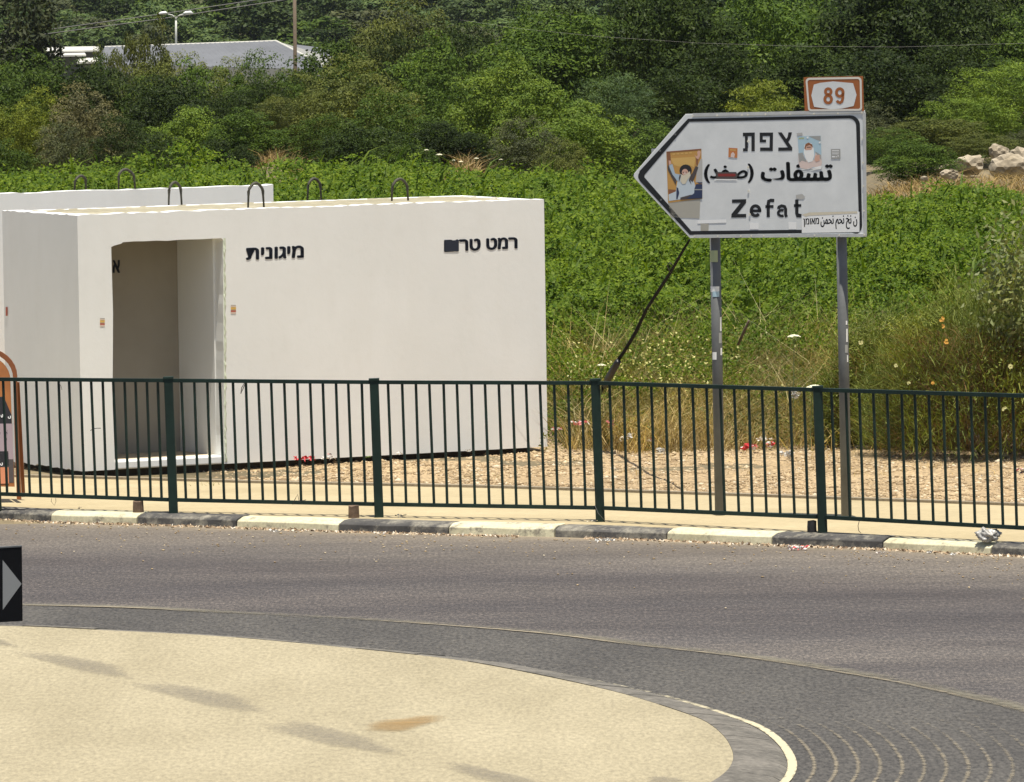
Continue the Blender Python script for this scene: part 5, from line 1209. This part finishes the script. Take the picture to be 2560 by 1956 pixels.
# ---- umbel flowers
M_umb = plain('umbel_white', (0.72, 0.70, 0.50), .7, var=.15, scale=60); M_stem = plain('green_stem', (0.12, 0.15, 0.05), .7)
def umbel(px, py, wpx, D, label, ybase=None, gz=.1, tilt=0):
    c = at(px, py, D); r = wpx*D/FPX/2; o = empty('umbel_flower', Vector((c.x, D, gz)), label, 'flower', 'white umbel flowers')
    m = MB(); m.tube([Vector((c.x-.03, D, gz-.05)), Vector((c.x-.01, D, (gz+c.z)/2)), Vector((c.x, D, c.z-.06))], [.006, .005, .004], M_stem, 5)
    for k in range(9):
        a = k*.7; q = c+Vector((math.cos(a)*r*.7, math.sin(a)*r*.7, 0)); m.tube([Vector((c.x, D, c.z-.06)), q], .002, M_stem, 4)
    m.build('stem', o); m = MB()
    for k in range(46):
        a = rnd.uniform(0, 6.28); rr_ = r*math.sqrt(rnd.random()); q = c+Vector((math.cos(a)*rr_, math.sin(a)*rr_, .012-.35*rr_*rr_/r+tilt*math.cos(a)*rr_)); s_ = r*.17
        m.add([q+Vector((s_*x, s_*y, z*s_*.6)) for x, y, z in ((1, 0, 0), (0, 1, 0), (-1, 0, 0), (0, -1, 0), (0, 0, 1))], [(0, 1, 4), (1, 2, 4), (2, 3, 4), (3, 0, 4)], M_umb)
    m.build('flower_head', o)
umbel(1985, 841, 34, 66.5, 'white umbel flower between the two sign posts'); umbel(2030, 968, 48, 66.0, 'large cream umbel flower just behind the fence post under the sign', tilt=.2)
umbel(1503, 914, 22, 66.6, 'faint umbel flower near the foot of the leaning black pole')
for px, py, w, lb in ((1066, 376, 12, 'leftmost white flower beyond the field'), (1098, 387, 16, 'second white flower from the left beyond the field'), (1152, 405, 12, 'lowest white flower beyond the field'), (1134, 402, 9, 'small white flower left of the lowest one'), (1191, 397, 12, 'white flower in the dry grass beyond the field'), (1252, 400, 9, 'rightmost small white flower beyond the field')):
    c = at(px, py, 112.5); umbel(px, py, w, 112.5, lb, gz=float(terr(c.x, 112.5)))

# ---- leaning black pole
m = MB(); pts = [(1724, 600, 61.2), (1700, 640, 61.8), (1676, 682, 62.4), (1646, 728, 63.1), (1617, 772, 63.8), (1590, 830, 64.6), (1560, 880, 65.4), (1528, 925, 66.1), (1500, 985, 66.8)]
m.tube([at(*p) for p in pts], [.009, .012, .014, .015, .014, .018, .016, .018, .014], plain('charred_wood', (0.007, 0.007, 0.007), .9, spec=.1), 8)
m.tube([at(1676, 682, 62.35), at(1668, 664, 62.3), at(1674, 656, 62.3), at(1682, 664, 62.3)], .006, M_black, 5)
m.tube([at(1545, 905, 65.6), at(1520, 948, 66), at(1512, 968, 66.2)], [.03, .035, .02], M_black, 7)
m.build('leaning_pole', smooth=True, label='black crooked pole leaning from the grass up to the left end of the sign', cat='pole')
m = MB(); m.tube([at(1872, 802, 66.8), at(1860, 830, 66.9), at(1845, 862, 67)], [.012, .016, .012], M_bark, 6); m.build('dead_branch', smooth=True, label='short brown dead branch in the weeds right of the left sign post', cat='branch')

# ================================================================ LITTER
def crumple(px, py, w, h, D, mats, label, name='litter', cat='litter', n=26, seed=0, flat=.5, group=None):
    r_ = random.Random(seed+int(px)); c = at(px, py, D); W_, H_ = w*D/FPX/2, h*D/FPX/2; m = MB()
    for k in range(n):
        q = c+Vector((r_.uniform(-1, 1)*W_*.75, r_.uniform(-1, 1)*W_*.3, r_.uniform(-.6, .6)*H_)); s_ = min(W_, H_*2)*r_.uniform(.25, .6)
        a = Vector((r_.uniform(-1, 1), r_.uniform(-.5, .5), r_.uniform(-.5, .5))).normalized(); b = Vector((r_.uniform(-.5, .5), r_.uniform(-1, 1), r_.uniform(-.9, .9))).normalized()
        vs = [q-a*s_, q+b*s_*.6+a*s_*.2, q+a*s_, q-b*s_*.6-a*s_*.2]; vs.append(q+a.cross(b)*s_*.3)
        m.add(vs, [(0, 1, 4), (1, 2, 4), (2, 3, 4), (3, 0, 4)], mats[k % len(mats)])
    return m.build(name, label=label, cat=cat, group=group)
Mr = plain('litter_red', (0.62, 0.05, 0.06), .6, var=.25, scale=30); Mw = plain('litter_white', (0.75, 0.74, 0.70), .6); Mpk = plain('litter_pink', (0.66, 0.20, 0.20), .6, var=.3, scale=20); Mdk = plain('litter_dark', (0.05, 0.05, 0.055), .6); Mgn = plain('litter_green', (0.2, 0.35, .08), .6); Mbg = plain('bag_grey', (0.42, 0.41, 0.38), .35, var=.35, scale=12)
def gl(px, py, w, h, mats, label, z=ZS, **kw):
    D = depth_of(px, py+h/2, z)
    if 205 < px < 1400 and py < 1180: D = min(D, fp(px, 1140).y-.16)
    if px >= 1380 and py < 1150: D = min(D, 65.75)
    return crumple(px, py, w, h, D, mats, label, **kw)
gl(762, 1146, 64, 15, [Mr, Mr, Mpk], 'crumpled red wrapping lying at the foot of the blank wall', name='red_wrapper', cat='wrapper', z=.12, n=34)
gl(820, 1145, 50, 12, [Mw], 'white paper lying right of the red wrapping', name='paper_scrap', cat='paper', z=.12)
gl(824, 1136, 12, 8, [Mpk, Mdk], 'small dark red scrap lying on the white paper', name='paper_scrap', cat='scrap', z=.12, n=8)
gl(1000, 1132, 18, 9, [Mw], 'small white scrap at the foot of the blank wall right of the second post', name='paper_scrap', cat='paper', z=.12, n=12)
gl(1170, 1127, 16, 9, [Mw, Mw, pc['tape']], 'white cup like scrap near the right end of the wall', name='paper_scrap', cat='paper', z=.12, n=12)
gl(920, 1142, 18, 6, [Mgn], 'green scrap left of the second fence post', name='paper_scrap', cat='scrap', z=.12, n=10)
gl(1448, 1058, 64, 12, [Mpk, Mpk, Mw], 'pink plastic strip in the weeds right of the shelter, left of the third post', name='plastic_strip', cat='plastic strip', z=.12)
gl(1526, 1060, 22, 26, [Mpk], 'pink plastic strip in the weeds right of the third post', name='plastic_strip', cat='plastic strip', z=.12, n=16)
gl(1392, 1072, 34, 9, [Mw, Mpk], 'whitish plastic scrap at the right corner of the shelter', name='plastic_strip', cat='scrap', z=.12)
gl(1574, 1090, 18, 22, [Mw], 'white plastic cup upright in the dry grass', name='paper_cup', cat='cup', z=.12, n=16)
gl(1554, 1098, 22, 18, [pc['beard']], 'beige curled piece left of the white cup', name='paper_scrap', cat='scrap', z=.12, n=10)
gl(1622, 1100, 18, 18, [pc['beard'], pc['brownp']], 'brown ring shaped scrap right of the white cup', name='paper_scrap', cat='scrap', z=.12, n=12)
gl(1652, 1126, 26, 16, [Mw, pc['tape']], 'pale flat scrap on the gravel left of the left sign post', name='paper_scrap', cat='scrap', z=.12)
gl(1875, 1118, 48, 18, [Mr, Mr, Mw], 'red wrapper in dry grass right of the left sign post', name='red_wrapper', cat='wrapper', z=.12)
gl(1925, 1112, 26, 20, [Mr, Mw], 'red and white wrapper beside the other one, farther right', name='red_wrapper', cat='wrapper', z=.12)
gl(1912, 1098, 60, 10, [Mw, pc['beard']], 'pale cardboard strip behind the red wrappers', name='cardboard', cat='cardboard', z=.12)
gl(1965, 1135, 44, 20, [Mw, Mbg], 'grey and white plastic left of the fence post under the sign', name='plastic_scrap', cat='scrap', z=.12)
gl(1988, 975, 26, 34, [Mw, pc['haze']], 'white plastic caught high in the weeds left of the large umbel flower', name='plastic_scrap', cat='scrap', z=.12) if False else crumple(1988, 985, 26, 46, 66.2, [Mw, pc['haze'], Mbg], 'whitish plastic caught in the weeds left of the large umbel flower', name='plastic_scrap', cat='scrap')
gl(2550, 1178, 30, 26, [Mpk, Mbg, Mdk, Mw], 'dark and red bag at the right edge in the shade of the bush', name='plastic_scrap', cat='scrap', z=.12)
gl(2460, 1190, 44, 8, [Mbg], 'thin grey scrap in the shade at the foot of the broom bush', name='plastic_scrap', cat='scrap', z=.12, n=10)
gl(955, 1333, 22, 8, [Mw], 'white scrap in the gutter below the second fence post', name='paper_scrap', cat='paper', z=.0, n=10)
gl(690, 1327, 46, 8, [Mw, pc['tape']], 'pale leaf like scrap in the gutter left of centre', name='paper_scrap', cat='scrap', z=.0, n=12)
gl(302, 1318, 14, 5, [Mw], 'tiny white scrap in the gutter near the first fence post', name='paper_scrap', cat='paper', z=.0, n=8)
gl(1510, 1350, 56, 11, [Mw, Mw, pc['grey']], 'crushed white packaging in the gutter under the third post', name='packaging', cat='packaging', z=.0, n=30)
gl(1994, 1369, 60, 15, [Mw, Mr, Mw], 'red and white crushed packaging in the gutter under the sign', name='packaging', cat='packaging', z=.0, n=30)
gl(2325, 1381, 30, 8, [Mdk, Mw, Mbg], 'dark and white scrap in the gutter at the right', name='paper_scrap', cat='scrap', z=.0, n=12)
gl(2383, 1386, 22, 10, [Mw], 'white scrap in the gutter below the plastic bag', name='paper_scrap', cat='paper', z=.0, n=12)
gl(2200, 1382, 30, 8, [pc['pinkw'], Mbg], 'pinkish scrap in the gutter right of the sign posts', name='paper_scrap', cat='scrap', z=.0, n=12)
gl(2243, 1408, 30, 5, [Mdk], 'dark flat piece of rubber on the asphalt at the right', name='rubber_piece', cat='scrap', z=.0, n=8)
gl(1003, 1289, 40, 9, [Mw, pc['beard'], Mdk], 'crumpled pale bag remains behind the kerb right of the second post', name='plastic_scrap', cat='scrap', n=14)
gl(1480, 1303, 34, 6, [pc['beard']], 'cardboard piece at the foot of the third fence post', name='cardboard', cat='cardboard', n=8)
gl(199, 1270, 12, 10, [Mdk], 'black lump behind the kerb left of the first post', name='plastic_scrap', cat='scrap', n=8)
gl(1590, 1172, 30, 6, [Mdk, M_bark], 'short dark stick lying on the gravel right of the third post', name='stick', cat='stick', z=.12, n=8)
gl(1408, 1142, 18, 5, [M_bark], 'small dark stick on the gravel near the shelter corner', name='stick', cat='stick', z=.12, n=6)
# plastic bag on the pavement
def bag(px, py, w, h, label):
    import bmesh
    D = depth_of(px, py+h/2, ZS); c = at(px, py, D); bm = bmesh.new(); bmesh.ops.create_icosphere(bm, subdivisions=4, radius=1); W_, H_ = w*D/FPX/2, h*D/FPX/2
    for v in bm.verts:
        x, y, z = v.co; n_ = .16*math.sin(x*7+z*5)+.13*math.sin(y*11-z*9+1)+.09*math.sin(x*17+y*13+z*3)+.05*math.sin(z*31+x*23)
        k = 1+n_; v.co = (c.x+x*W_*k, c.y+y*W_*.8*k, max(c.z+z*H_*k*(1-.25*x), ZS+.002))
    me = bpy.data.meshes.new('plastic_bag'); bm.to_mesh(me); bm.free(); me.materials.append(Mbg); me.shade_smooth()
    link_mesh('plastic_bag', me, None, label=label, cat='plastic bag')
bag(2470, 1339, 56, 34, 'crumpled grey plastic bag on the pavement edge at the right')

# ================================================================ AIR
hz = MB(); hz.box((0, 300, 7), 560, 790, 38, M_black)
hme = hz.mesh('haze'); hme.materials.clear()
hm = bpy.data.materials.new('haze_air'); hm.use_nodes = True; ht = hm.node_tree; ht.nodes.clear()
ho = ht.nodes.new('ShaderNodeOutputMaterial'); pv = ht.nodes.new('ShaderNodeVolumePrincipled')
pv.inputs['Color'].default_value = (0.80, 0.88, 1.0, 1); pv.inputs['Density'].default_value = 0.00005; pv.inputs['Anisotropy'].default_value = 0.2
ht.links.new(pv.outputs[0], ho.inputs['Volume']); hme.materials.append(hm)
link_mesh('haze', hme, kind='stuff')
